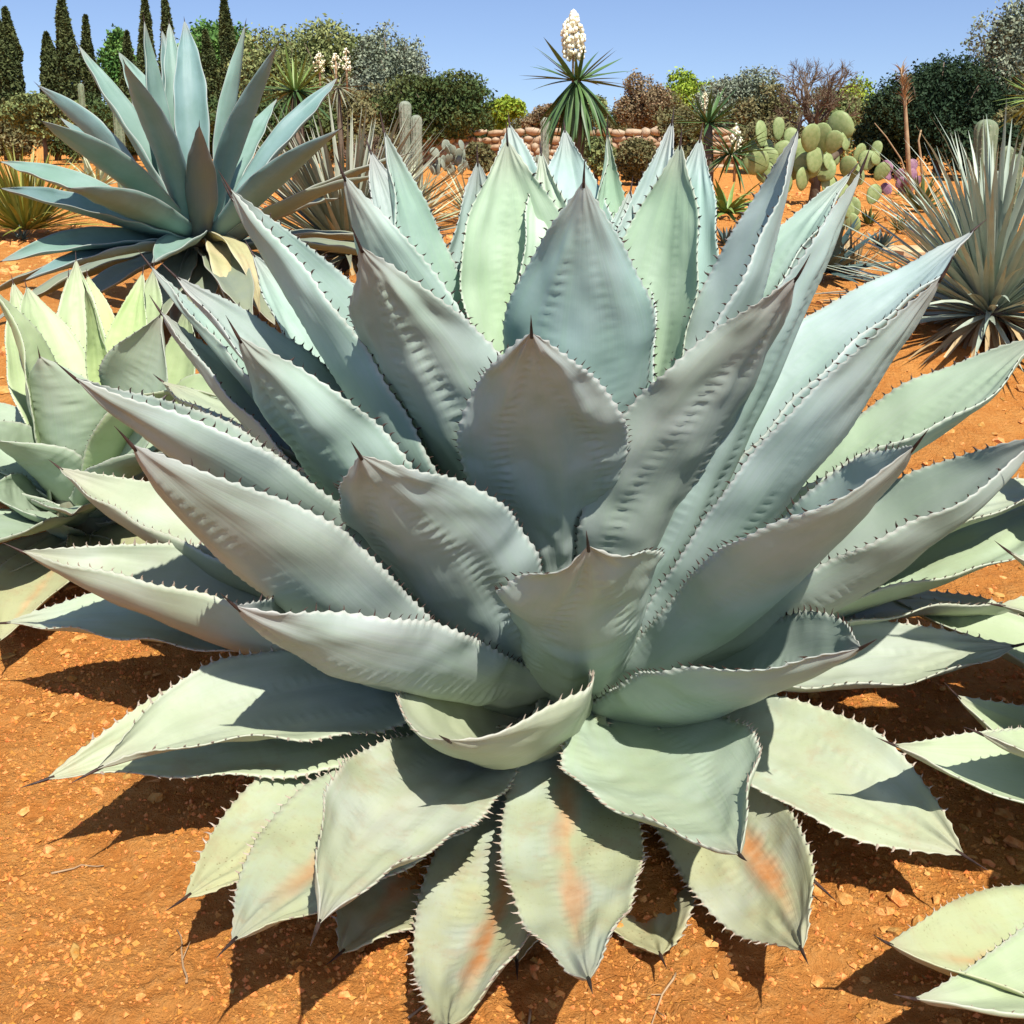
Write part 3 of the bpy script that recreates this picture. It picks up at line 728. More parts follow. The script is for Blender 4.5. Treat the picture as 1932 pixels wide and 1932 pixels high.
# ------------------------------------------------------------------ yellow-green agave at the left
AXL = FITS['left']['ax']
la = thing('small_agave', 'smaller yellow-green agave growing left of the huge one', 'agave', (AXL[0], AXL[1], AXL[2]))
YG, YG2, DKG = (.39, .465, .255), (.42, .515, .225), (.32, .39, .28)
for i, (nme, q) in enumerate(FITS['left']['leaves'].items()):
    if nme in ('P14', 'P15'): continue
    c = DKG if nme in ('P10', 'P11', 'P13', 'P16') else (YG2 if nme in ('P7', 'P8', 'P5', 'P6') else YG)
    build_leaf(q, AXL, la, c, .1, 400 + i, 84, 14, tooth=.006, gap=.026, thick=.02, spine=.035, imprint=.8, wav=.003)
for i, (a, e, L) in enumerate([(318, 34, .66), (292, 26, .62), (345, 22, .66), (268, 20, .6), (232, 16, .66), (200, 28, .7), (165, 30, .75), (140, 26, .75), (20, 36, .75), (45, 28, .75), (75, 26, .7), (110, 30, .7), (305, 8, .66), (275, 4, .64), (245, 2, .66), (335, 4, .68), (5, 10, .7)]):
    build_leaf(generic(R(a), R(e), L, .125, r0=.07, z0=.05 + .004 * e), AXL, la, DKG if e > 10 else (.36, .36, .22), .15 if e > 10 else .75, 450 + i, 64, 12, tooth=.006, gap=.026, thick=.02, spine=.035, imprint=.5, wav=.003)
core(la, AXL, .1, .32)

# ------------------------------------------------------------------ agave reaching in from the right
AXR = FITS['right']['ax']
ra = thing('young_agave', 'pale green agave reaching in beside the right of the huge one, mostly out of view', 'agave', (AXR[0], AXR[1], AXR[2]))
for i, (nme, q) in enumerate(FITS['right']['leaves'].items()):
    build_leaf(q, AXR, ra, (.375, .44, .285), .9 if nme == 'R4' else .25, 500 + i, 100, 16, tooth=.007, gap=.03, thick=.02, spine=.04, imprint=.4, pale=True, wav=.003)
for i, (a, e, L) in enumerate([(268, 12, .85), (290, 20, .8), (320, 14, .8), (345, 24, .8), (10, 18, .8), (40, 24, .8), (75, 20, .8), (110, 24, .8), (140, 18, .8), (225, 38, .8), (255, 46, .75), (300, 50, .75), (0, 52, .75), (60, 52, .75), (120, 50, .75), (180, 55, .75), (235, 66, .7), (330, 70, .65), (90, 72, .65), (30, 78, .6)]):
    build_leaf(generic(R(a), R(e), L, .12, r0=.08, z0=.06 + .004 * e), AXR, ra, (.375, .44, .295), .2, 550 + i, 60, 12, tooth=.007, gap=.03, thick=.02, spine=.04, imprint=.3, pale=True)
core(ra, AXR, .1, .35)

# ------------------------------------------------------------------ tall blue agave, back left
AXB = FITS['blue']['ax']
ba = thing('blue_agave', 'tall steel-blue agave with long smooth sword leaves behind the yellow-green one', 'agave', (AXB[0], AXB[1], gz(AXB[0], AXB[1])))
SB, SB2 = (.17, .265, .25), (.20, .30, .25)
for i, (nme, q) in enumerate(FITS['blue']['leaves'].items()):
    old = nme in ('b22', 'b23')
    build_leaf(q, FITS['blue']['ax'], ba, (.50, .44, .25) if old else (.15, .15, .125) if nme == 'b18' else (SB if i % 2 else SB2), .6 if old else (.15 if nme == 'b18' else 0), 600 + i, 60, 12, tooth=.0, thick=.03, spine=.035, imprint=0, wav=.003)
for i, (a, e, L, d1) in enumerate([(300, 2, .9, -.7), (330, -5, .9, -.6), (270, -12, .8, -.4), (240, -6, .9, -.5), (215, -4, 1., -.5), (190, 0, 1.1, -.5), (350, 10, 1.1, -.5), (20, 12, 1.1, -.5), (100, 20, 1.1, -.3), (60, 20, 1.1, -.3), (130, 15, 1.1, -.3), (335, 30, 1.15, -.3), (5, 35, 1.15, -.3), (285, -18, .7, -.4), (315, -20, .7, -.3)]):
    q = list(generic(R(a), R(e), L, .105, d1=d1, z0=.26))
    build_leaf(q, FITS['blue']['ax'], ba, (.17, .20, .15), .3, 650 + i, 40, 10, tooth=0, thick=.03, spine=.035, imprint=0)
core(ba, (AXB[0], AXB[1], gz(AXB[0], AXB[1])), .17, .6)

# ------------------------------------------------------------------ strap-leaved plants
def blade_geo(L, w, droop, seg=6, fold=.35, base_w=.75):
    """leaf strip along +x, drooping by 'droop' radians over its length"""
    t = np.linspace(0, 1, seg + 1)
    a = -droop * t ** 1.4
    x = np.concatenate([[0], np.cumsum(np.cos(a[1:]) * L / seg)])
    z = np.concatenate([[0], np.cumsum(np.sin(a[1:]) * L / seg)])
    ww = w * np.where(t < .3, base_w + (1 - base_w) * t / .3, 1 - ((t - .3) / .7) ** 1.7)
    ww = np.maximum(ww, w * .02)
    V = []
    for i in range(seg + 1):
        V += [(x[i], ww[i], z[i] + fold * ww[i]), (x[i], 0, z[i]), (x[i], -ww[i], z[i] + fold * ww[i])]
    F = []
    for i in range(seg):
        b = i * 3
        F += [(b, b + 3, b + 4, b + 1), (b + 1, b + 4, b + 5, b + 2)]
    return np.array(V), np.array(F)

def place_geo(V, az, el, roll, loc, s=1.):
    m = np.array(Matrix.Rotation(az, 3, 'Z') @ Matrix.Rotation(-el, 3, 'Y') @ Matrix.Rotation(roll, 3, 'X'))
    return (V * s) @ m.T + np.asarray(loc)

def rosette_parts(parent, mat, n, length, width, els, droops, seed, centre=(0, 0, 0), name='leaf', spread=.03, seg=6, rise=0., fold=.35):
    """each leaf an object of its own, sharing a few meshes"""
    g = np.random.default_rng(seed)
    protos = []
    for d in droops:
        v, f = blade_geo(1.0, width / length, d, seg, fold)
        me = mesh(name, v, f)
        me.materials.append(mat)
        protos.append(me)
    ga = 2.39996
    for i in range(n):
        u = (i + .5) / n
        el = els[0] + (els[1] - els[0]) * u ** .8 + g.uniform(-.12, .12)
        az = i * ga + g.uniform(-.3, .3)
        me = protos[int(g.integers(len(protos)))]
        c = np.array(centre) + np.array([math.cos(az) * spread, math.sin(az) * spread, rise * u])
        o = bpy.data.objects.new(name, me)
        COL.objects.link(o)
        o.parent = parent
        o.location = c
        o.rotation_euler = (g.uniform(-.5, .5), -el, az)
        s = length * g.uniform(.75, 1.1)
        o.scale = (s, s, s)

def rosette_joined(parent, mat, n, length, width, els, droops, seed, centre=(0, 0, 0), name='foliage', spread=.02, seg=5, rise=0., fold=.35):
    g = np.random.default_rng(seed)
    parts = []
    for i in range(n):
        u = (i + .5) / n
        el = els[0] + (els[1] - els[0]) * u ** .8 + g.uniform(-.15, .15)
        az = i * 2.39996 + g.uniform(-.3, .3)
        L = length * g.uniform(.7, 1.1)
        v, f = blade_geo(L, width, droops[int(g.integers(len(droops)))], seg, fold)
        parts.append((place_geo(v, az, el, g.uniform(-.5, .5), np.array(centre) + np.array([math.cos(az) * spread, math.sin(az) * spread, rise * u])), f))
    v, f = join(parts)
    o = obj(name, mesh(name, v, f), mat, parent)
    return tag(o, kind='stuff')

M_DASY = blade_material('grey_green_strap', ((.29, .355, .265), (.46, .50, .375)))
M_DASYL = blade_material('dry_grey_strap', ((.16, .17, .10), (.34, .34, .24)))
M_DRY = blade_material('dry_straw_leaf', ((.30, .20, .09), (.50, .38, .20)))
M_YUC = blade_material('yucca_leaf', ((.05, .105, .035), (.10, .18, .05)))
M_YUC2 = blade_material('yucca_leaf_light', ((.12, .20, .04), (.22, .30, .07)))
M_PALM = blade_material('yellow_green_strap', ((.20, .22, .03), (.32, .30, .07)))
M_ALOE = blade_material('aloe_leaf', ((.07, .12, .03), (.14, .17, .05)))
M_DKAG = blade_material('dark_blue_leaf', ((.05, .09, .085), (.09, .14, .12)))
M_PALEAG = blade_material('pale_striped_leaf', ((.36, .40, .22), (.52, .50, .30)))
M_FLOWER = simple('cream_petals', (.78, .73, .46), (.84, .80, .62), 9, .6, .2)
M_STALK = simple('dry_stalk', (.30, .19, .10), (.42, .29, .16), 9, .9)
M_BARK = simple('grey_bark', (.10, .075, .05), (.17, .13, .09), 6, .95, .1, .01)

def base_pt(X, dist):
    p = at(X, 400, dist)
    return np.array([p[0], dist, gz(p[0], dist)])

# grey-green dasylirion at the right edge
b = base_pt(1884, 5.35)
d1 = thing('sotol_plant', 'grey-green ball of thin stiff leaves over a straw skirt beside the huge agave', 'sotol', tuple(b))
rosette_parts(d1, M_DASY, 290, .98, .0175, (-.12, 1.5), (.05, .15, .3, .5), 11, (0, 0, .10), spread=.05, rise=.08)
rosette_parts(d1, M_DRY, 110, .62, .016, (-1.0, -.12), (.2, .5, .9), 12, (0, 0, .12), 'dry_leaf', .06)
v, f = tube(np.array([(0, 0, -.1), (0, 0, .1), (0, 0, .2)]), [.11, .10, .05], 10)
obj('trunk', qmesh('trunk', v, f), M_BARK, d1)
# dull one behind the huge agave, left of centre
b = base_pt(655, 7.4)
d2 = thing('sotol_plant', 'dull grey-tan spiky ball of thin leaves beside the tall steel-blue agave', 'sotol', tuple(b))
rosette_parts(d2, M_DASYL, 290, 1.12, .019, (-.1, 1.2), (0, .08, .2), 13, (0, 0, .10), spread=.05, rise=.06)
rosette_parts(d2, M_DRY, 50, .7, .012, (-.9, -.1), (.2, .5), 14, (0, 0, .12), 'dry_leaf', .05)
v, f = tube(np.array([(0, 0, -.1), (0, 0, .1), (0, 0, .2)]), [.10, .09, .05], 10)
obj('trunk', qmesh('trunk', v, f), M_BARK, d2)
# second spiky clump
b = base_pt(775, 9.2)
d3 = thing('spiky_yucca', 'small clump of pale stiff narrow leaves by the paired cactus columns', 'yucca', tuple(b))
rosette_parts(d3, M_PALEAG, 70, .72, .018, (.05, 1.3), (0, .1), 15, (0, 0, .05))
b = base_pt(895, 10.5)
d4 = thing('spiky_yucca', 'small clump of pale stiff narrow leaves on the orange slope before the stone wall', 'yucca', tuple(b))
rosette_parts(d4, M_PALEAG, 60, .6, .016, (.05, 1.2), (0, .1), 16, (0, 0, .05))

# ------------------------------------------------------------------ flowers and yucca trees
def panicle(parent, base, h, w, n, seed, stalk=.12):
    g = np.random.default_rng(seed)
    base = np.array(base)
    v, f = tube(np.array([base - [0, 0, stalk], base, base + [0, 0, h * .9]]), [.018, .016, .004], 6)
    obj('flower_stalk', qmesh('flower_stalk', v, f), M_STALK, parent)
    iv, jf = ico()
    parts = []
    for i in range(n):
        u = g.uniform(0, 1)
        r = w * .5 * (math.sin(math.pi * min(1, .22 + u * .78)) ** .7) * g.uniform(.5, 1.0)
        a = g.uniform(0, 6.28)
        s = w * g.uniform(.055, .10)
        c = base + np.array([math.cos(a) * r, math.sin(a) * r, h * u])
        parts.append((iv * s * g.uniform(.7, 1.2, 3) * np.array([1, 1, 1.35]) * g.uniform(.8, 1.15, (12, 1)) + c, jf))
    v, f = join(parts)
    return tag(obj('flowers', qmesh('flowers', v, f), M_FLOWER, parent), kind='stuff')

def pole(parent, P, r, name='trunk', mat=None):
    v, f = tube(np.array(P, float), r, 10)
    return obj(name, qmesh(name, v, f), mat or M_BARK, parent)

b = base_pt(1085, 14)
crown = at(1084, 152, 14)[2] - b[2]
y1 = thing('yucca_tree', 'tall yucca on a stem with one big cream flower spike against the sky', 'yucca', tuple(b))
pole(y1, [(0, 0, -.1), (.02, 0, crown * .5), (0, 0, crown)], [.10, .085, .06])
rosette_parts(y1, M_YUC, 26, .76, .034, (-.25, .75), (0, .05, .2), 21, (0, 0, crown), spread=.05)
rosette_parts(y1, M_YUC, 74, .98, .034, (-1.45, -.75), (.1, .3, .5), 22, (0, 0, crown - .03), spread=.05)
panicle(y1, (-.05, 0, crown + .27), .60, .34, 300, 23, .3)
b = base_pt(1330, 13)
crown = at(1330, 232, 13)[2] - b[2]
y2 = thing('yucca_tree', 'short yucca with two small cream flower spikes left of the prickly pear', 'yucca', tuple(b))
pole(y2, [(0, 0, -.1), (.02, 0, crown * .5), (0, 0, crown)], [.09, .07, .05])
rosette_parts(y2, M_YUC, 60, .55, .02, (-.5, 1.1), (0, .15, .3), 24, (0, 0, crown), spread=.04)
rosette_parts(y2, M_YUC, 50, .6, .02, (-.9, .7), (.1, .4), 25, (.28, -.1, crown - .38), spread=.04)
panicle(y2, (-.05, 0, crown + .17), .2, .1, 50, 26)
panicle(y2, (.33, -.1, crown - .42), .40, .17, 110, 27, .3)
b = base_pt(1372, 11)
y3 = thing('variegated_agave', 'clump of arching yellow-green leaves in front of the short yucca', 'agave', tuple(b))
rosette_parts(y3, M_YUC2, 34, .52, .028, (-.1, 1.1), (.3, .8, 1.2), 28, (0, 0, .06))
b = base_pt(1945, 11)
crown = at(1945, 185, 11)[2] - b[2]
y4 = thing('yucca_tree', 'light green yucca head above the tall spiny cactus column', 'yucca', tuple(b))
pole(y4, [(0, 0, -.1), (.02, 0, crown * .5), (0, 0, crown)], [.10, .085, .06])
rosette_parts(y4, M_YUC2, 60, .52, .02, (-1.3, 1.0), (0, .1, .3), 29, (0, 0, crown), spread=.04)
pole(y4, [(0, 0, crown), (.0, 0, crown + .42), (0, 0, crown + .5)], [.025, .03, .01], 'flower_stalk', M_STALK)
b = base_pt(566, 13)
crown = at(566, 172, 13)[2] - b[2]
y5 = thing('yucca_tree', 'green yucca rosette showing just right of the tall steel-blue agave', 'yucca', tuple(b))
pole(y5, [(0, 0, -.1), (.02, 0, crown * .5), (0, 0, crown)], [.10, .085, .06])
rosette_parts(y5, M_YUC2, 30, .58, .02, (.1, 1.3), (0, .1), 30, (0, 0, crown), spread=.04)
rosette_parts(y5, M_YUC, 50, .62, .022, (-1.2, .2), (.1, .3), 31, (0, 0, crown), spread=.04)
b = base_pt(645, 15)
crown = at(645, 165, 15)[2] - b[2]
y6 = thing('yucca_tree', 'thin yucca with three cream flower clusters before the round olive tree', 'yucca', tuple(b))
pole(y6, [(0, 0, -.1), (.02, 0, crown * .5), (0, 0, crown)], [.05, .04, .03])
rosette_parts(y6, M_DASYL, 50, .42, .012, (-1.4, 1.0), (0, .1, .3), 32, (0, 0, crown), spread=.03)
panicle(y6, (-.25, 0, crown + .22), .27, .17, 60, 33, .3)
panicle(y6, (-.02, 0, crown + .25), .22, .15, 50, 34, .3)
panicle(y6, (.13, 0, crown + .24), .30, .16, 60, 35, .3)

# yellow-green fan clump and small plants at the left
b = base_pt(46, 9.2)
c1 = thing('fan_clump', 'yellow-green clump of fine upright leaves at the left behind the blue agave', 'palm', tuple(b))
rosette_parts(c1, M_PALM, 270, .80, .014, (.05, 1.45), (.05, .2, .4), 41, (0, 0, .08), spread=.08)
b = base_pt(190, 13)
c2 = thing('striped_agave', 'pale cream-striped agave tuft behind the tall steel-blue agave', 'agave', tuple(b))
rosette_parts(c2, M_PALEAG, 34, .5, .028, (.2, 1.4), (.05, .3), 42, (0, 0, .2))
b = base_pt(36, 9.0)
c3 = thing('tiny_agave', 'tiny dark agave alone on the open soil at the far left', 'agave', tuple(b))
rosette_parts(c3, M_DKAG, 16, .14, .012, (.2, 1.3), (0, .1), 43, (0, 0, .01), spread=.01)
for k, (X, dist, L, w, mt, lab) in enumerate([
        (1735, 11.5, .42, .026, M_ALOE, 'largest dark green aloe clump on the slope before the dark bush'),
        (1700, 9.6, .19, .014, M_ALOE, 'small green aloe on the open slope by the pale flat stone'),
        (1640, 10.0, .18, .014, M_ALOE, 'small green aloe just right of the prickly pear foot'),
        (1668, 8.6, .17, .022, M_DKAG, 'small blue-green agave at the foot of the slope'),
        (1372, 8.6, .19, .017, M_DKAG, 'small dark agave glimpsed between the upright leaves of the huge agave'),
        (1800, 10.4, .22, .014, M_ALOE, 'small aloe tuft left of the sotol at the right edge')]):
    b = base_pt(X, dist)
    t_ = thing('small_aloe', lab, 'aloe', tuple(b))
    rosette_parts(t_, mt, 40 if k == 0 else 24, L, w, (.1, 1.4), (0, .15, -.15), 50 + k, (0, 0, .02), spread=.02)
b = base_pt(1562, 6.9)
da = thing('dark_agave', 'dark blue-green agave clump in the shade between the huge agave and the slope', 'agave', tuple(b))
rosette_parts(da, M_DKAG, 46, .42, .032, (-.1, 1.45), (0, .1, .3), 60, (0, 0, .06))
rosette_parts(da, M_DRY, 24, .4, .012, (.3, 1.5), (0, .1), 61, (.22, .1, .04), 'dry_leaf')

# ------------------------------------------------------------------ cacti
M_CACT = simple('cactus_skin', (.13, .17, .09), (.20, .23, .14), 20, .7)
M_CACT2 = simple('grey_cactus_skin', (.17, .20, .14), (.26, .28, .21), 20, .7)
M_SPINE = simple('cactus_spines', (.45, .38, .24), (.55, .5, .36), 20, .7)
M_PAD = simple('prickly_pear_pad', (.19, .25, .085), (.27, .32, .13), 7, .55, .3, .0, .0)
M_PADP = simple('purple_pad', (.22, .10, .16), (.30, .17, .20), 7, .55)

def column(parent, x, y, z0, h, r, mat, ribs=11, seed=0, lean=0.):
    n = ribs * 4
    a = np.linspace(0, 2 * np.pi, n, endpoint=False)
    rr = r * (1 + .11 * np.cos(a * ribs))
    hs_ = np.concatenate([np.linspace(0, 1, 9), 1 + np.sin(np.linspace(.25, 1, 5) * np.pi / 2) * .9 * r / h])
    sc = np.concatenate([np.full(9, 1.) * (1 - .05 * np.cos(np.linspace(0, 9, 9))), np.cos(np.linspace(.25, .98, 5) * np.pi / 2)])
    V = np.stack([x + rr[None] * np.cos(a)[None] * sc[:, None] + lean * hs_[:, None], y + rr[None] * np.sin(a)[None] * sc[:, None], z0 + np.repeat(hs_[:, None] * h, n, 1)], -1).reshape(-1, 3)
    m = len(hs_)
    i = np.arange(m - 1)[:, None] * n
    j = np.arange(n)[None]
    F = np.stack([i + j, i + (j + 1) % n, i + n + (j + 1) % n, i + n + j], -1).reshape(-1, 4)
    o = obj('column', mesh('column', V, F), mat, parent)
    g = np.random.default_rng(seed)
    parts = []
    for kr in range(ribs):
        ang = 2 * np.pi * kr / ribs
        for q_ in np.linspace(.05, 1.02, int(max(6, h / .035))):
            c = np.array([x + r * 1.1 * math.cos(ang) + lean * q_, y + r * 1.1 * math.sin(ang), z0 + h * q_])
            for _ in range(3):
                d = np.array([math.cos(ang), math.sin(ang), 0]) + g.normal(0, .55, 3)
                d *= .03 / np.linalg.norm(d) * g.uniform(.5, 1.1)
                s_ = np.array([-math.sin(ang), math.cos(ang), 0]) * .0016
                parts.append((np.array([c - s_, c + s_, c + d]), np.array([(0, 1, 2)])))
    v, f = join(parts)
    tag(obj('spines', mesh('spines', v, f[:, :3]), M_SPINE, o), kind='stuff')

b = base_pt(768, 16)
k1 = thing('column_cactus', 'pair of grey ribbed cactus columns before the carob tree', 'cactus', tuple(b))
column(k1, 0, 0, -.1, at(764, 200, 16)[2] - b[2] + .1, .085, M_CACT2, 12, 71)
column(k1, .17, -.05, -.1, at(764, 226, 16)[2] - b[2] + .1, .08, M_CACT2, 12, 72)
b = base_pt(1027, 18)
k2 = thing('column_cactus', 'single thin cactus column left of the tall flowering yucca', 'cactus', tuple(b))
column(k2, 0, 0, -.1, at(1027, 228, 18)[2] - b[2] + .1, .07, M_CACT2, 9, 73)
b = base_pt(1852, 8.2)
k3 = thing('column_cactus', 'spiny green cactus column standing behind the sotol at the right edge', 'cactus', tuple(b))
column(k3, 0, 0, -.1, at(1852, 242, 8.2)[2] - b[2] + .1, .078, M_CACT, 11, 74, -.02)
b = base_pt(1890, 9)
k4 = thing('column_cactus', 'shorter cactus column with a small side column beside the spiny one', 'cactus', tuple(b))
column(k4, 0, 0, -.1, at(1880, 285, 9)[2] - b[2] + .1, .05, M_CACT, 10, 75)
column(k4, .12, .05, -.1, at(1880, 300, 9)[2] - b[2] + .1, .045, M_CACT, 10, 76)
b = base_pt(171, 15)
k5 = thing('column_cactus', 'slim yellow-green cactus column between the cypress and the blue agave', 'cactus', tuple(b))
column(k5, 0, 0, -.1, at(171, 162, 15)[2] - b[2] + .1, .04, M_CACT, 8, 77)
b = base_pt(236, 14)
k6 = thing('column_cactus', 'short round-topped cactus glimpsed among the blue agave leaves', 'cactus', tuple(b))
column(k6, 0, 0, -.1, at(236, 175, 14)[2] - b[2] + .1, .065, M_CACT, 10, 78)

def pad_mesh():
    iv = []
    nu, nv = 14, 8
    V, F = [(0, 0, 0)], []
    for i in range(1, nv):
        t_ = i / nv
        for j in range(nu):
            a = 2 * math.pi * j / nu
            zz = .5 - .5 * math.cos(math.pi * t_)
            rad = math.sin(math.pi * t_) * (.36 + .14 * zz)
            V.append((rad * math.cos(a), rad * math.sin(a) * .24, zz))
    V.append((0, 0, 1))
    for j in range(nu):
        F.append((0, 1 + (j + 1) % nu, 1 + j, 1 + j))
        for i in range(nv - 2):
            p, q_ = 1 + i * nu, 1 + (i + 1) * nu
            F.append((p + j, p + (j + 1) % nu, q_ + (j + 1) % nu, q_ + j))
        p = 1 + (nv - 2) * nu
        F.append((p + j, p + (j + 1) % nu, len(V) - 1, len(V) - 1))
    return qmesh('pad', np.array(V), np.array(F))

PADM = pad_mesh()
PADM.materials.append(M_PAD)
PADM2 = PADM.copy()
PADM2.materials.clear()
PADM2.materials.append(M_PADP)
b = base_pt(1532, 13)
op = thing('prickly_pear', 'green prickly pear bush with many round pads on a woody trunk', 'cactus', tuple(b))
A3 = lambda x, y: ((1660 + x * .46584) * .7547, (y * .46584) * .7547)
g_ = np.random.default_rng(81)
pads = [(535, 715, 48, 68, .1), (615, 690, 36, 58, 0), (680, 725, 42, 42, .4), (770, 740, 66, 76, -.3), (840, 745, 60, 90, .1), (945, 675, 88, 66, 1.0), (820, 800, 60, 58, -.6), (985, 755, 42, 50, .2), (950, 830, 72, 56, .9), (500, 870, 80, 62, -.9), (575, 790, 44, 44, .2), (640, 800, 52, 44, -.4), (440, 870, 34, 54, -.2), (890, 865, 38, 46, 0), (1050, 820, 46, 52, .5), (1090, 860, 52, 52, .2), (1140, 800, 32, 44, .1), (1150, 850, 42, 36, 1.1), (1080, 940, 62, 58, .7), (1165, 920, 42, 52, .5), (730, 800, 62, 52, -.8), (760, 890, 84, 62, .8), (860, 910, 72, 62, -.7), (990, 890, 54, 52, .5), (680, 900, 84, 64, -.5), (600, 900, 64, 60, -.2), (540, 930, 60, 60, -.8), (910, 760, 50, 60, .3), (700, 860, 60, 60, .3), (1010, 960, 56, 50, .4), (640, 980, 60, 60, -.3), (900, 990, 60, 56, .3), (480, 800, 34, 44, -.2), (560, 850, 56, 56, .2), (810, 860, 60, 66, .1), (740, 960, 60, 60, .0)]
for (px, py, rw, rh, tl) in pads:
    X, Y = A3(px, py)
    k = .3516 / FPX * 13
    p = at(X, Y, 13 + g_.uniform(-.3, .3)) - b
    hh = 2.1 * rh * k
    o = bpy.data.objects.new('pad', PADM)
    COL.objects.link(o)
    o.parent = op
    o.rotation_euler = (g_.uniform(-.35, .35), tl, g_.uniform(-.7, .7))
    c = Matrix.Rotation(tl, 3, 'Y') @ Vector((0, 0, -hh / 2))
    o.location = (p[0] + c.x, p[1], p[2] + c.z)
    o.scale = (2.1 * rw * k, 2.1 * rw * k, hh)
pole(op, [(0, 0, -.1), (.03, 0, .25), (.0, 0, .5), (-.04, 0, .8)], [.07, .06, .055, .03])
pole(op, [(0, 0, .3), (-.2, 0, .5), (-.35, .05, .7)], [.05, .045, .03], 'branch')
pole(op, [(0, 0, .35), (.2, .05, .55), (.35, 0, .7)], [.05, .045, .03], 'branch')
for (X0, Y0, n_, lab, dist) in [(1600, 415, 6, 'low prickly pear pads at the foot of the big bush', 9.8)]:
    b = base_pt(X0, dist)
    t_ = thing('prickly_pear', lab, 'cactus', tuple(b))
    for i in range(n_):
        o = bpy.data.objects.new('pad', PADM)
        COL.objects.link(o)
        o.parent = t_
        o.location = (g_.uniform(-.12, .2), g_.uniform(-.1, .1), -.02 + .13 * (i % 3))
        o.rotation_euler = (g_.uniform(-.4, .4), g_.uniform(-.7, .7), g_.uniform(-.8, .8))
        o.scale = (.17, .17, .2)
b = base_pt(1695, 14.5)
pp = thing('purple_prickly_pear', 'purple-padded prickly pear under the dark bush', 'cactus', tuple(b))
for i in range(16):
    o = bpy.data.objects.new('pad', PADM2)
    COL.objects.link(o)
    o.parent = pp
    o.location = (g_.uniform(-.18, .18), g_.uniform(-.15, .15), -.03 + .11 * (i % 4))
    o.rotation_euler = (g_.uniform(-.4, .4), g_.uniform(-.7, .7), g_.uniform(-.9, .9))
    o.scale = (.17, .17, .19)
PADM3 = PADM.copy()
PADM3.materials.clear()
PADM3.materials.append(M_CACT2)
for X, dist, lab, n_ in ((862, 22, 'grey-green prickly pear bush against the left of the stone wall', 42), (1000, 24, 'low prickly pear bush midway along the stone wall', 16), (1905, 12, 'small pale prickly pear behind the cactus columns at the right', 12)):
    b = base_pt(X, dist)
    t_ = thing('prickly_pear', lab, 'cactus', tuple(b))
    for i in range(n_):
        o = bpy.data.objects.new('pad', PADM3)
        COL.objects.link(o)
        o.parent = t_
        sx = .5 if n_ > 30 else .25
        o.location = (g_.uniform(-sx, sx), g_.uniform(-.3, .3), -.03 + .6 * sx / .5 * g_.random())
        o.rotation_euler = (g_.uniform(-.4, .4), g_.uniform(-.7, .7), g_.uniform(-1.2, 1.2))
        o.scale = (.22, .22, .24)

# ------------------------------------------------------------------ dry stalks
def stalk(label, pts_, dist, r, tuft=True, seed=0):
    b = base_pt(pts_[0][0], dist)
    t_ = thing('dry_flower_stalk', label, 'stalk', tuple(b))
    P = [np.array([0, 0, -.1])] + [at(X, Y, dist) - b for X, Y in pts_[1:]]
    v, f = tube(np.array(P), np.linspace(r, r * .45, len(P)), 7)
    obj('stem', qmesh('stem', v, f), M_STALK, t_)
    if tuft:
        g = np.random.default_rng(seed)
        parts = []
        e, d = P[-1], P[-1] - P[-2]
        for i in range(110):
            u = g.random() ** .7
            c = e - d / np.linalg.norm(d) * u * .55
            az, el = g.uniform(0, 6.28), g.uniform(.6, 1.5)
            v, f = blade_geo(.2, .008, .3, 2)
            parts.append((place_geo(v, az, el, 0, c), f))
        v, f = join(parts)
        tag(obj('dry_pods', mesh('dry_pods', v, f), M_STALK, t_), kind='stuff')
stalk('tallest dry brown flower stalk standing before the dark bush', [(1717, 335), (1712, 270), (1708, 200), (1700, 128)], 14, .035, True, 91)
stalk('short bent dry stalk beside the tallest one', [(1742, 330), (1737, 295), (1733, 265), (1738, 245)], 14.2, .02, False)
stalk('thin leaning dry stalk left of the tallest one', [(1728, 345), (1700, 300), (1672, 258), (1650, 232)], 13.6, .012, False)

# ------------------------------------------------------------------ trees
def leafmat(name, c1, c2):
    return simple(name, c1, c2, .8, .7, .15, 0, .35)
M_CYP = leafmat('cypress_foliage', (0.049, 0.076, 0.026), (0.091, 0.102, 0.033))
M_BROAD = leafmat('broadleaf_foliage', (0.058, 0.14, 0.03), (0.124, 0.231, 0.049))
M_OLIVE = leafmat('olive_foliage', (0.14, 0.173, 0.058), (0.247, 0.272, 0.099))
M_GREY = leafmat('grey_olive_foliage', (0.157, 0.19, 0.116), (0.264, 0.297, 0.206))
M_CAROB = leafmat('carob_foliage', (0.046, 0.083, 0.023), (0.099, 0.116, 0.036))
M_PINE = leafmat('pine_foliage', (0.181, 0.281, 0.025), (0.33, 0.412, 0.049))
M_DARK = leafmat('dark_bush_foliage', (.018, .040, .017), (.036, .062, .026))
M_BROWN = leafmat('brown_twig_foliage', (0.165, 0.119, 0.058), (0.281, 0.206, 0.107))
M_SHRUB = leafmat('olive_brown_shrub', (0.116, 0.112, 0.041), (0.214, 0.19, 0.083))

def quads(C, s, g, up=None):
    n = len(C)
    a = g.normal(0, 1, (n, 3))
    a /= np.linalg.norm(a, axis=1)[:, None]
    b = g.normal(0, 1, (n, 3))
    b -= a * (a * b).sum(1)[:, None]
    b /= np.linalg.norm(b, axis=1)[:, None]
    s = s * g.uniform(.6, 1.3, (n, 1))
    V = np.stack([C - a * s, C + b * s * .5, C + a * s, C - b * s * .5], 1).reshape(-1, 3)
    return V, np.arange(n * 4).reshape(-1, 4)

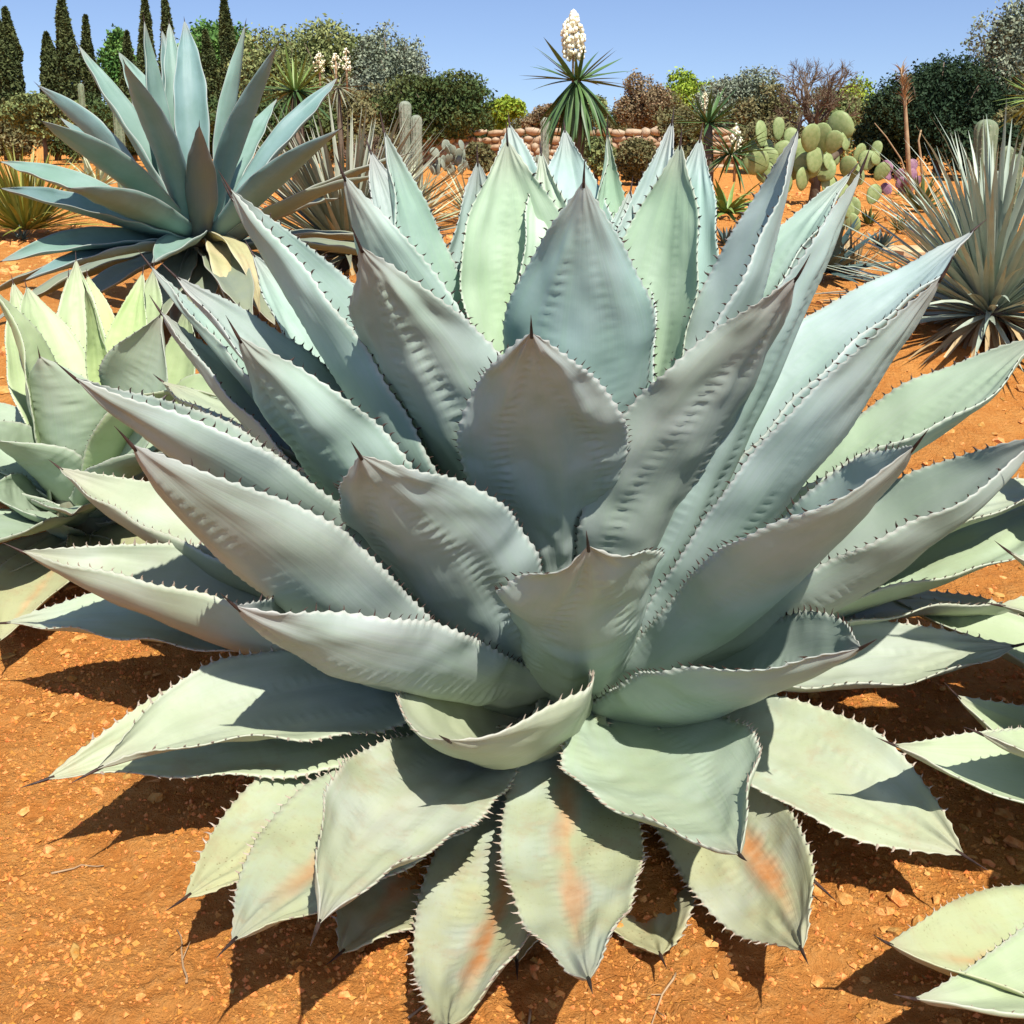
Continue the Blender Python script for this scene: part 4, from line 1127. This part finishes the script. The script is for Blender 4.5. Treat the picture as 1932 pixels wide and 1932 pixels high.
def crown_points(centre, rad, n, g, lobes=14, clump=.16):
    centre, rad = np.array(centre), np.array(rad)
    d = g.normal(0, 1, (lobes, 3))
    d /= np.linalg.norm(d, axis=1)[:, None]
    lc = d * g.uniform(.25, .72, (lobes, 1))
    lr = g.uniform(.30, .50, lobes)
    k = g.integers(0, lobes, n // 14)
    e = g.normal(0, 1, (len(k), 3))
    e /= np.linalg.norm(e, axis=1)[:, None]
    cc = lc[k] + e * (lr[k] * g.uniform(.75, 1.05, len(k)))[:, None]      # clump centres on lobe skins
    P = np.repeat(cc, 14, 0) + g.normal(0, clump * .42, (len(cc) * 14, 3))
    return centre + P * rad

def limbs(parent, h0, centre, rad, r0, g, n=7, mat=None):
    P = np.array([(0, 0, -.2), (g.uniform(-.05, .05), 0, h0 * .5), (centre[0] * .5, centre[1] * .5, h0)])
    v, f = tube(P, [r0 * 1.25, r0, r0 * .75], 8)
    obj('trunk', qmesh('trunk', v, f), mat or M_BARK, parent)
    for i in range(n):
        d = g.normal(0, 1, 3)
        d[2] = abs(d[2]) * .8 + .2
        d /= np.linalg.norm(d)
        e = np.array(centre) + d * np.array(rad) * .75
        m = P[-1] * .5 + e * .5 + g.normal(0, .1, 3) * np.array(rad)
        v, f = tube(np.array([P[-1], m, e]), [r0 * .5, r0 * .3, r0 * .1], 5)
        obj('limb', qmesh('limb', v, f), mat or M_BARK, parent)

def tree(name, label, X, ytop, ybot, width, dist, mat, n, leaf, seed, group=None, lobes=14, cat='tree', depth=.8, twigs=0):
    """crown filling the picture rectangle X +- width/2, ytop..ybot at dist metres"""
    g = np.random.default_rng(seed)
    n, leaf = int(n * 2.1), leaf * .6
    b = base_pt(X, dist)
    t_ = thing(name, label, cat, tuple(b), group)
    zt, zb = at(X, ytop, dist)[2] - b[2], max(at(X, ybot, dist)[2] - b[2], .0)
    rx = width / 2 / FPX * dist
    rz = (zt - zb) / 2
    c = (0, 0, zb + rz)
    rad = (rx, rx * depth, rz)
    limbs(t_, max(.3, zb + rz * .35), c, rad, max(.05, .05 * rz + .03), g, 7)
    C = crown_points(c, rad, n, g, lobes)
    C[:, 2] = np.maximum(C[:, 2], .02)
    v, f = quads(C, leaf, g)
    o = obj('crown', mesh('crown', v, f, smooth=False), mat, t_)
    return t_

def cypress(X, ytop, width, dist, seed, label):
    g = np.random.default_rng(seed)
    b = base_pt(X, dist)
    t_ = thing('cypress_tree', label, 'tree', tuple(b), 'row of cypresses on the skyline')
    h = at(X, ytop, dist)[2] - b[2]
    w = width / 2 / FPX * dist
    v, f = tube(np.array([(0, 0, -.2), (0, 0, h * .5), (0, 0, h * .9)]), [.12, .08, .02], 6)
    obj('trunk', qmesh('trunk', v, f), M_BARK, t_)
    n = 6500
    u = g.random(n) ** .8
    shape = np.minimum(1, (1 - u) * 2.2) ** .75 * np.minimum(1, u * 7 + .45)
    a = g.uniform(0, 6.28, n)
    lump = .75 + .45 * np.interp(u * 14 + np.sin(a * 2 + seed) * 1.3, np.arange(30), g.random(30))
    r = w * shape * lump * g.uniform(.6, 1.05, n) ** .5
    C = np.stack([r * np.cos(a) + w * .12 * np.sin(u * 9 + seed), r * np.sin(a), h * (.04 + .96 * u)], -1)
    v, f = quads(C, .095, g)
    v[:, 2] += 0
    obj('crown', mesh('crown', v, f, smooth=False), M_CYP, t_)

CYL = ['slim cypress standing left of the broad twin-topped pair',
       'broad cypress forming the lower half of the twin-topped pair',
       'broad cypress forming the taller half of the twin-topped pair',
       'shorter blunt cypress left of the tall slender one',
       'tall slender cypress beside the shorter blunt one',
       'thin pointed cypress standing alone over the blue agave leaf tips',
       'short cypress in front of the loose green broadleaf tree',
       'tall cypress rising just behind the upright blue agave leaves, left of its twin',
       'tall cypress rising just behind the upright blue agave leaves, right of its twin',
       'short wide cypress in front of the bright green broadleaf tree',
       'tallest cypress crossing the bright green broadleaf tree']
for i, (X, yt, wd, ds) in enumerate([(-4, 96, 40, 40), (24, 26, 52, 36), (45, 14, 46, 36.5), (118, 62, 48, 38), (150, -12, 40, 36), (189, 30, 27, 37), (261, 60, 30, 39), (297, -12, 32, 36), (335, -10, 30, 37), (408, 58, 42, 38), (445, -14, 34, 36)]):
    cypress(X, yt, wd, ds, 200 + i, CYL[i])
tree('broadleaf_tree', 'bright green broadleaf tree filling the gap between the right-hand cypresses', 415, 26, 190, 150, 42, M_BROAD, 9000, .16, 221)
tree('broadleaf_tree', 'loose green broadleaf tree between the middle cypresses', 250, 50, 200, 85, 43, M_BROAD, 5200, .16, 222)
tree('round_olive_tree', 'large round yellow-green tree with a dense dome crown', 600, 8, 250, 310, 34, M_OLIVE, 19000, .12, 223, lobes=22)
tree('grey_olive_tree', 'grey-green olive tree leaning against the right side of the round tree', 738, 34, 250, 170, 33, M_GREY, 9000, .10, 224, lobes=16)
tree('carob_tree', 'dark reddish-green carob tree sloping down to the stone wall', 815, 124, 275, 235, 30, M_CAROB, 12000, .10, 225, lobes=18)
tree('olive_shrub', 'olive-brown shrub low under the round tree', 640, 165, 300, 190, 27, M_SHRUB, 7000, .09, 226, cat='shrub')
tree('umbrella_pine', 'small bright yellow-green umbrella pine behind the stone wall', 946, 168, 252, 92, 48, M_PINE, 5200, .13, 227, lobes=9)
tree('brown_shrub', 'brown twiggy shrub behind the wall between the pine and the tall yucca', 1030, 190, 262, 90, 44, M_BROWN, 4200, .11, 228, cat='shrub')
tree('green_shrub', 'green rounded shrub just right of the tall yucca', 1115, 178, 255, 70, 46, M_OLIVE, 3600, .12, 229, cat='shrub')
tree('brown_shrub', 'tall brown twiggy shrub right of the tall yucca', 1212, 136, 262, 110, 38, M_BROWN, 6000, .09, 230, cat='shrub')
tree('pine_tree', 'yellow-green pine crown above the brown twiggy shrub', 1300, 130, 240, 130, 46, M_PINE, 6500, .13, 231, lobes=12)
tree('grey_tamarisk', 'grey-green feathery tree behind the short yucca', 1395, 118, 275, 170, 34, M_GREY, 9000, .085, 232, lobes=20)
tree('pine_tree', 'yellow-green pine between the bare brown tree and the dark bush', 1615, 142, 270, 110, 42, M_PINE, 5200, .12, 233, lobes=10)
tree('dark_bush', 'big dense dark green bush behind the tallest dry stalk', 1760, 80, 335, 270, 22, M_DARK, 24000, .07, 234, cat='bush', lobes=30)
tree('dark_bush', 'lower shoulder of dark green bush left of the big one', 1672, 165, 330, 130, 22.5, M_DARK, 8000, .085, 235, cat='bush', lobes=14)
tree('grey_pine', 'tall grey-green pine rising at the right edge', 1905, -30, 250, 190, 27, M_GREY, 13000, .095, 236, lobes=26)
tree('olive_shrub', 'olive shrub filling below the grey pine', 1915, 200, 335, 150, 21, M_SHRUB, 6000, .08, 237, cat='shrub')
tree('brown_green_shrub', 'brown-green leafy shrub in front of the stone wall right of the tall yucca', 1205, 240, 345, 105, 19, M_SHRUB, 6500, .06, 238, cat='shrub')
tree('olive_shrub', 'olive-brown shrub behind the prickly pear', 1470, 215, 345, 190, 24, M_SHRUB, 7000, .08, 239, cat='shrub')
tree('green_shrub', 'green shrub low behind the left cypresses', 95, 175, 260, 190, 30, M_OLIVE, 6000, .10, 240, cat='shrub')
tree('green_shrub', 'green shrub low behind the blue agave', 330, 165, 280, 260, 29, M_CAROB, 8000, .10, 241, cat='shrub')
tree('olive_shrub', 'olive shrub low between the cactus pair and the sotol', 720, 235, 330, 120, 19, M_SHRUB, 5000, .07, 242, cat='shrub')
tree('brown_shrub', 'low brown shrub behind the short yucca', 1290, 190, 300, 130, 27, M_SHRUB, 5000, .08, 243, cat='shrub')

for k, (X, yt, yb, wd, ds, mt, lab) in enumerate([
        (505, 120, 290, 150, 40, M_OLIVE, 'olive-green hedge tree below the left flank of the round tree'),
        (560, 185, 320, 200, 22, M_CAROB, 'dark shrub under the round tree behind the green yucca rosette'),
        (690, 150, 300, 190, 31, M_SHRUB, 'brown-olive hedge shrub between the round tree and the carob'),
        (880, 195, 290, 120, 34, M_CAROB, 'dark low end of hedge where the carob meets the wall'),
        (985, 205, 290, 150, 52, M_SHRUB, 'olive-brown scrub behind the wall below the umbrella pine'),
        (1070, 215, 290, 130, 54, M_BROWN, 'brown scrub behind the wall and the tall yucca'),
        (1150, 195, 290, 120, 50, M_SHRUB, 'olive scrub behind the wall right of the green rounded shrub'),
        (1250, 165, 290, 150, 42, M_SHRUB, 'olive hedge below the yellow-green pine crown'),
        (1345, 160, 300, 150, 37, M_GREY, 'grey-green hedge shrub behind the short yucca head'),
        (1450, 165, 310, 150, 33, M_SHRUB, 'olive hedge left of the bare brown tree'),
        (1560, 170, 320, 170, 34, M_OLIVE, 'yellow-olive hedge seen through the bare brown tree'),
        (1850, 230, 345, 160, 20, M_DARK, 'low dark hedge right of the big dark bush'),
        (1125, 262, 335, 80, 21, M_OLIVE, 'low green shrub against the wall right of the tall yucca stem'),
        (1290, 262, 350, 90, 17, M_SHRUB, 'low olive shrub left of the short yucca stem'),
        (905, 270, 325, 60, 20, M_SHRUB, 'low dry shrub on the slope below the left end of the wall'),
        (-120, 40, 300, 190, 36, M_OLIVE, 'olive tree standing left of the slim cypress'),
        (-330, 60, 300, 260, 37, M_CAROB, 'dark carob standing left of the olive tree by the cypresses'),
        (-620, 50, 300, 300, 38, M_OLIVE, 'farthest olive tree left of the dark carob by the cypresses'),
        (2080, 30, 320, 220, 27, M_CAROB, 'dark carob standing right of the grey pine'),
        (2330, 60, 320, 280, 28, M_OLIVE, 'olive tree standing right of the dark carob by the grey pine'),
        (30, 190, 300, 170, 33, M_SHRUB, 'olive-brown scrub at the feet of the twin-topped cypress pair'),
        (200, 170, 300, 200, 33, M_CAROB, 'dark scrub at the feet of the slender cypresses'),
        (420, 170, 300, 180, 31, M_CAROB, 'dark scrub at the feet of the tallest cypress')]):
    tree('hedge_shrub', lab, X, yt, yb, wd, ds, mt, 4600, .10, 320 + k, cat='shrub', lobes=16)

def bare_tree(X, ytop, ybase, width, dist, label, seed, n0=7):
    g = np.random.default_rng(seed)
    b = base_pt(X, dist)
    t_ = thing('bare_tree', label, 'tree', tuple(b))
    h = at(X, ytop, dist)[2] - b[2]
    w = width / 2 / FPX * dist
    v, f = tube(np.array([(0, 0, -.2), (.05, 0, h * .25), (0, 0, h * .45)]), [.13, .11, .08], 8)
    obj('trunk', qmesh('trunk', v, f), M_BARK, t_)
    tw = []
    def grow(p, d, L, r, depth):
        e = p + d * L
        m = (p + e) / 2 + g.normal(0, L * .07, 3)
        tw.append((depth, tube(np.array([p, m, e]), [r, r * .8, r * .55], 5 if depth < 2 else 3, False)))
        if depth >= 4: return
        for _ in range(4 if depth < 3 else 5):
            nd = d + g.normal(0, .48, 3)
            nd[2] += .12
            nd /= np.linalg.norm(nd)
            grow(p + d * L * g.uniform(.45, 1.0), nd, L * g.uniform(.5, .75), r * .55, depth + 1)
    for i in range(n0):
        a = 2 * math.pi * i / n0 + g.uniform(-.3, .3)
        d = np.array([math.cos(a) * w * .9, math.sin(a) * w * .7, h * g.uniform(.35, .6)])
        Ld = np.linalg.norm(d)
        grow(np.array([0, 0, h * g.uniform(.22, .42)]), d / Ld, Ld * .42, .05, 0)
    big_ = [x for dp, x in tw if dp <= 1]
    sm = [x for dp, x in tw if dp > 1]
    for x in big_[:60]:
        obj('branch', qmesh('branch', *x), M_BARK, t_)
    v, f = join(sm)
    tag(obj('twigs', qmesh('twigs', v, f), M_BROWN2, t_), kind='stuff')
M_BROWN2 = simple('brown_twigs', (.13, .085, .05), (.20, .14, .09), 3, .9)
bare_tree(1527, 80, 250, 190, 26, 'bare brown twiggy tree with a dark trunk behind the prickly pear', 251)
bare_tree(700, 235, 330, 90, 11, 'bare brown twiggy bush between the blue agave and the cactus pair', 252, 6)

# ------------------------------------------------------------------ dry stone wall
M_STONE = simple('wall_stone', (.30, .195, .11), (.42, .30, .19), 3, .95, .1, .03)
M_STONE2 = simple('wall_stone_pale', (.38, .27, .165), (.48, .38, .26), 3, .95, .1, .03)
M_MORTAR = simple('wall_core', (.22, .12, .06), (.30, .17, .09), 6, .95)
def stone_meshes(k, mat, seed):
    g = np.random.default_rng(seed)
    out = []
    for _ in range(k):
        v, f = ico()
        v = np.sign(v) * np.abs(v) ** .55
        v = v * g.uniform(.72, 1.22, (12, 3)) * .5
        me = mesh('stone', v, f, smooth=True)
        me.materials.append(mat)
        out.append(me)
    return out
SM = stone_meshes(5, M_STONE, 261) + stone_meshes(4, M_STONE2, 262)
wy = 30.0
wx0, wx1 = at(790, 280, wy)[0], at(1560, 280, wy)[0]
wz = gz((wx0 + wx1) / 2, wy)
wall = thing('stone_wall', 'low rough orange-brown stone garden wall across the back', 'wall', (wx0, wy, wz))
top = at(1000, 247, wy)[2] - wz
V = np.array([(x, y, z) for x in (0, wx1 - wx0) for y in (-.08, .25) for z in (-.3, top - .2)])
Fq = np.array([(0, 1, 3, 2), (4, 6, 7, 5), (0, 4, 5, 1), (2, 3, 7, 6), (1, 5, 7, 3), (0, 2, 6, 4)])
obj('wall_core', mesh('wall_core', V, Fq, smooth=False), M_MORTAR, wall)
g_ = np.random.default_rng(263)
zc = -.05
row = 0
while zc < top - .12:
    hh = .19 if zc < top - .32 else .21
    x = g_.uniform(-.2, 0)
    while x < wx1 - wx0:
        wd = g_.uniform(.16, .52)
        o = bpy.data.objects.new('stone', SM[int(g_.integers(len(SM)))])
        COL.objects.link(o)
        o.parent = wall
        o.location = (x + wd / 2, -.06 + g_.uniform(-.03, .03), zc + hh / 2 + g_.uniform(-.035, .035))
        o.scale = (wd * 1.12, .36 if hh > .2 else .24, hh * g_.uniform(.95, 1.35))
        o.rotation_euler = (g_.uniform(-.15, .15), g_.uniform(-.14, .14), g_.uniform(-.15, .15))
        x += wd
    zc += hh

# ------------------------------------------------------------------ pale slab and twigs on the soil
M_SLAB = simple('pale_slab', (.52, .36, .18), (.60, .45, .26), 4, .9, .1, .01)
b = base_pt(1752, 8.4)
g_ = np.random.default_rng(271)
a = np.linspace(0, 2 * np.pi, 14, endpoint=False)
rr = g_.uniform(.7, 1.15, 14)
V = np.vstack([np.stack([np.cos(a) * rr * .42, np.sin(a) * rr * .24, np.full(14, z)], -1) for z in (-.05, .03)] + [np.stack([np.cos(a) * rr * .34, np.sin(a) * rr * .18, np.full(14, .05)], -1), [[0, 0, .055]]])
F = []
for j in range(14):
    k = (j + 1) % 14
    F += [(j, k, 14 + k, 14 + j), (14 + j, 14 + k, 28 + k, 28 + j), (28 + j, 28 + k, 42, 42)]
o = obj('flat_stone', qmesh('flat_stone', V, np.array(F), False), M_SLAB, None, tuple(b))
tag(o, 'pale flat stone lying on the slope left of the sotol', 'stone')
def twig(label, X, Y, L, az, seed, forks=1):
    g = np.random.default_rng(seed)
    v0 = ray_dir(X, Y)
    p = np.array([0, 0, H]) + v0 * ((0.01 - H) / v0[2])
    P = [np.array([0, 0, .004])]
    for i in range(7):
        az += g.uniform(-.35, .35)
        P.append(P[-1] + np.array([math.cos(az), math.sin(az), 0]) * L / 7)
    P = np.array(P)
    P[:, 2] = [float(terrain(np.array([p[0] + q_[0]]), np.array([p[1] + q_[1]]))[0]) + .004 for q_ in P]
    parts = [tube(P, np.linspace(.0025, .0012, 8), 5)]
    for k in range(forks):
        i = int(g.integers(2, 6))
        d = az + g.choice([-.8, .8])
        parts.append(tube(np.array([P[i], P[i] + [math.cos(d) * L * .2, math.sin(d) * L * .2, .01]]), [.0014, .0008], 4))
    v, f = join(parts)
    o = obj('dry_twig', qmesh('dry_twig', v, f), M_STALK, None, (p[0], p[1], 0))
    tag(o, label, 'twig')
twig('dry bent twig on the soil below the lowest left leaves', 352, 1855, .16, 1.9, 281)
twig('thin dry twig on the open soil at the left', 95, 1628, .10, .3, 282, 0)
twig('dry twig lying under the front leaves', 770, 1905, .12, .6, 283, 2)
twig('dry rootlets on the soil between the front leaves', 1275, 1830, .12, 4.2, 284, 3)
twig('small dry twig beside the shadow of the front leaves', 1000, 1900, .09, 5.0, 285, 1)
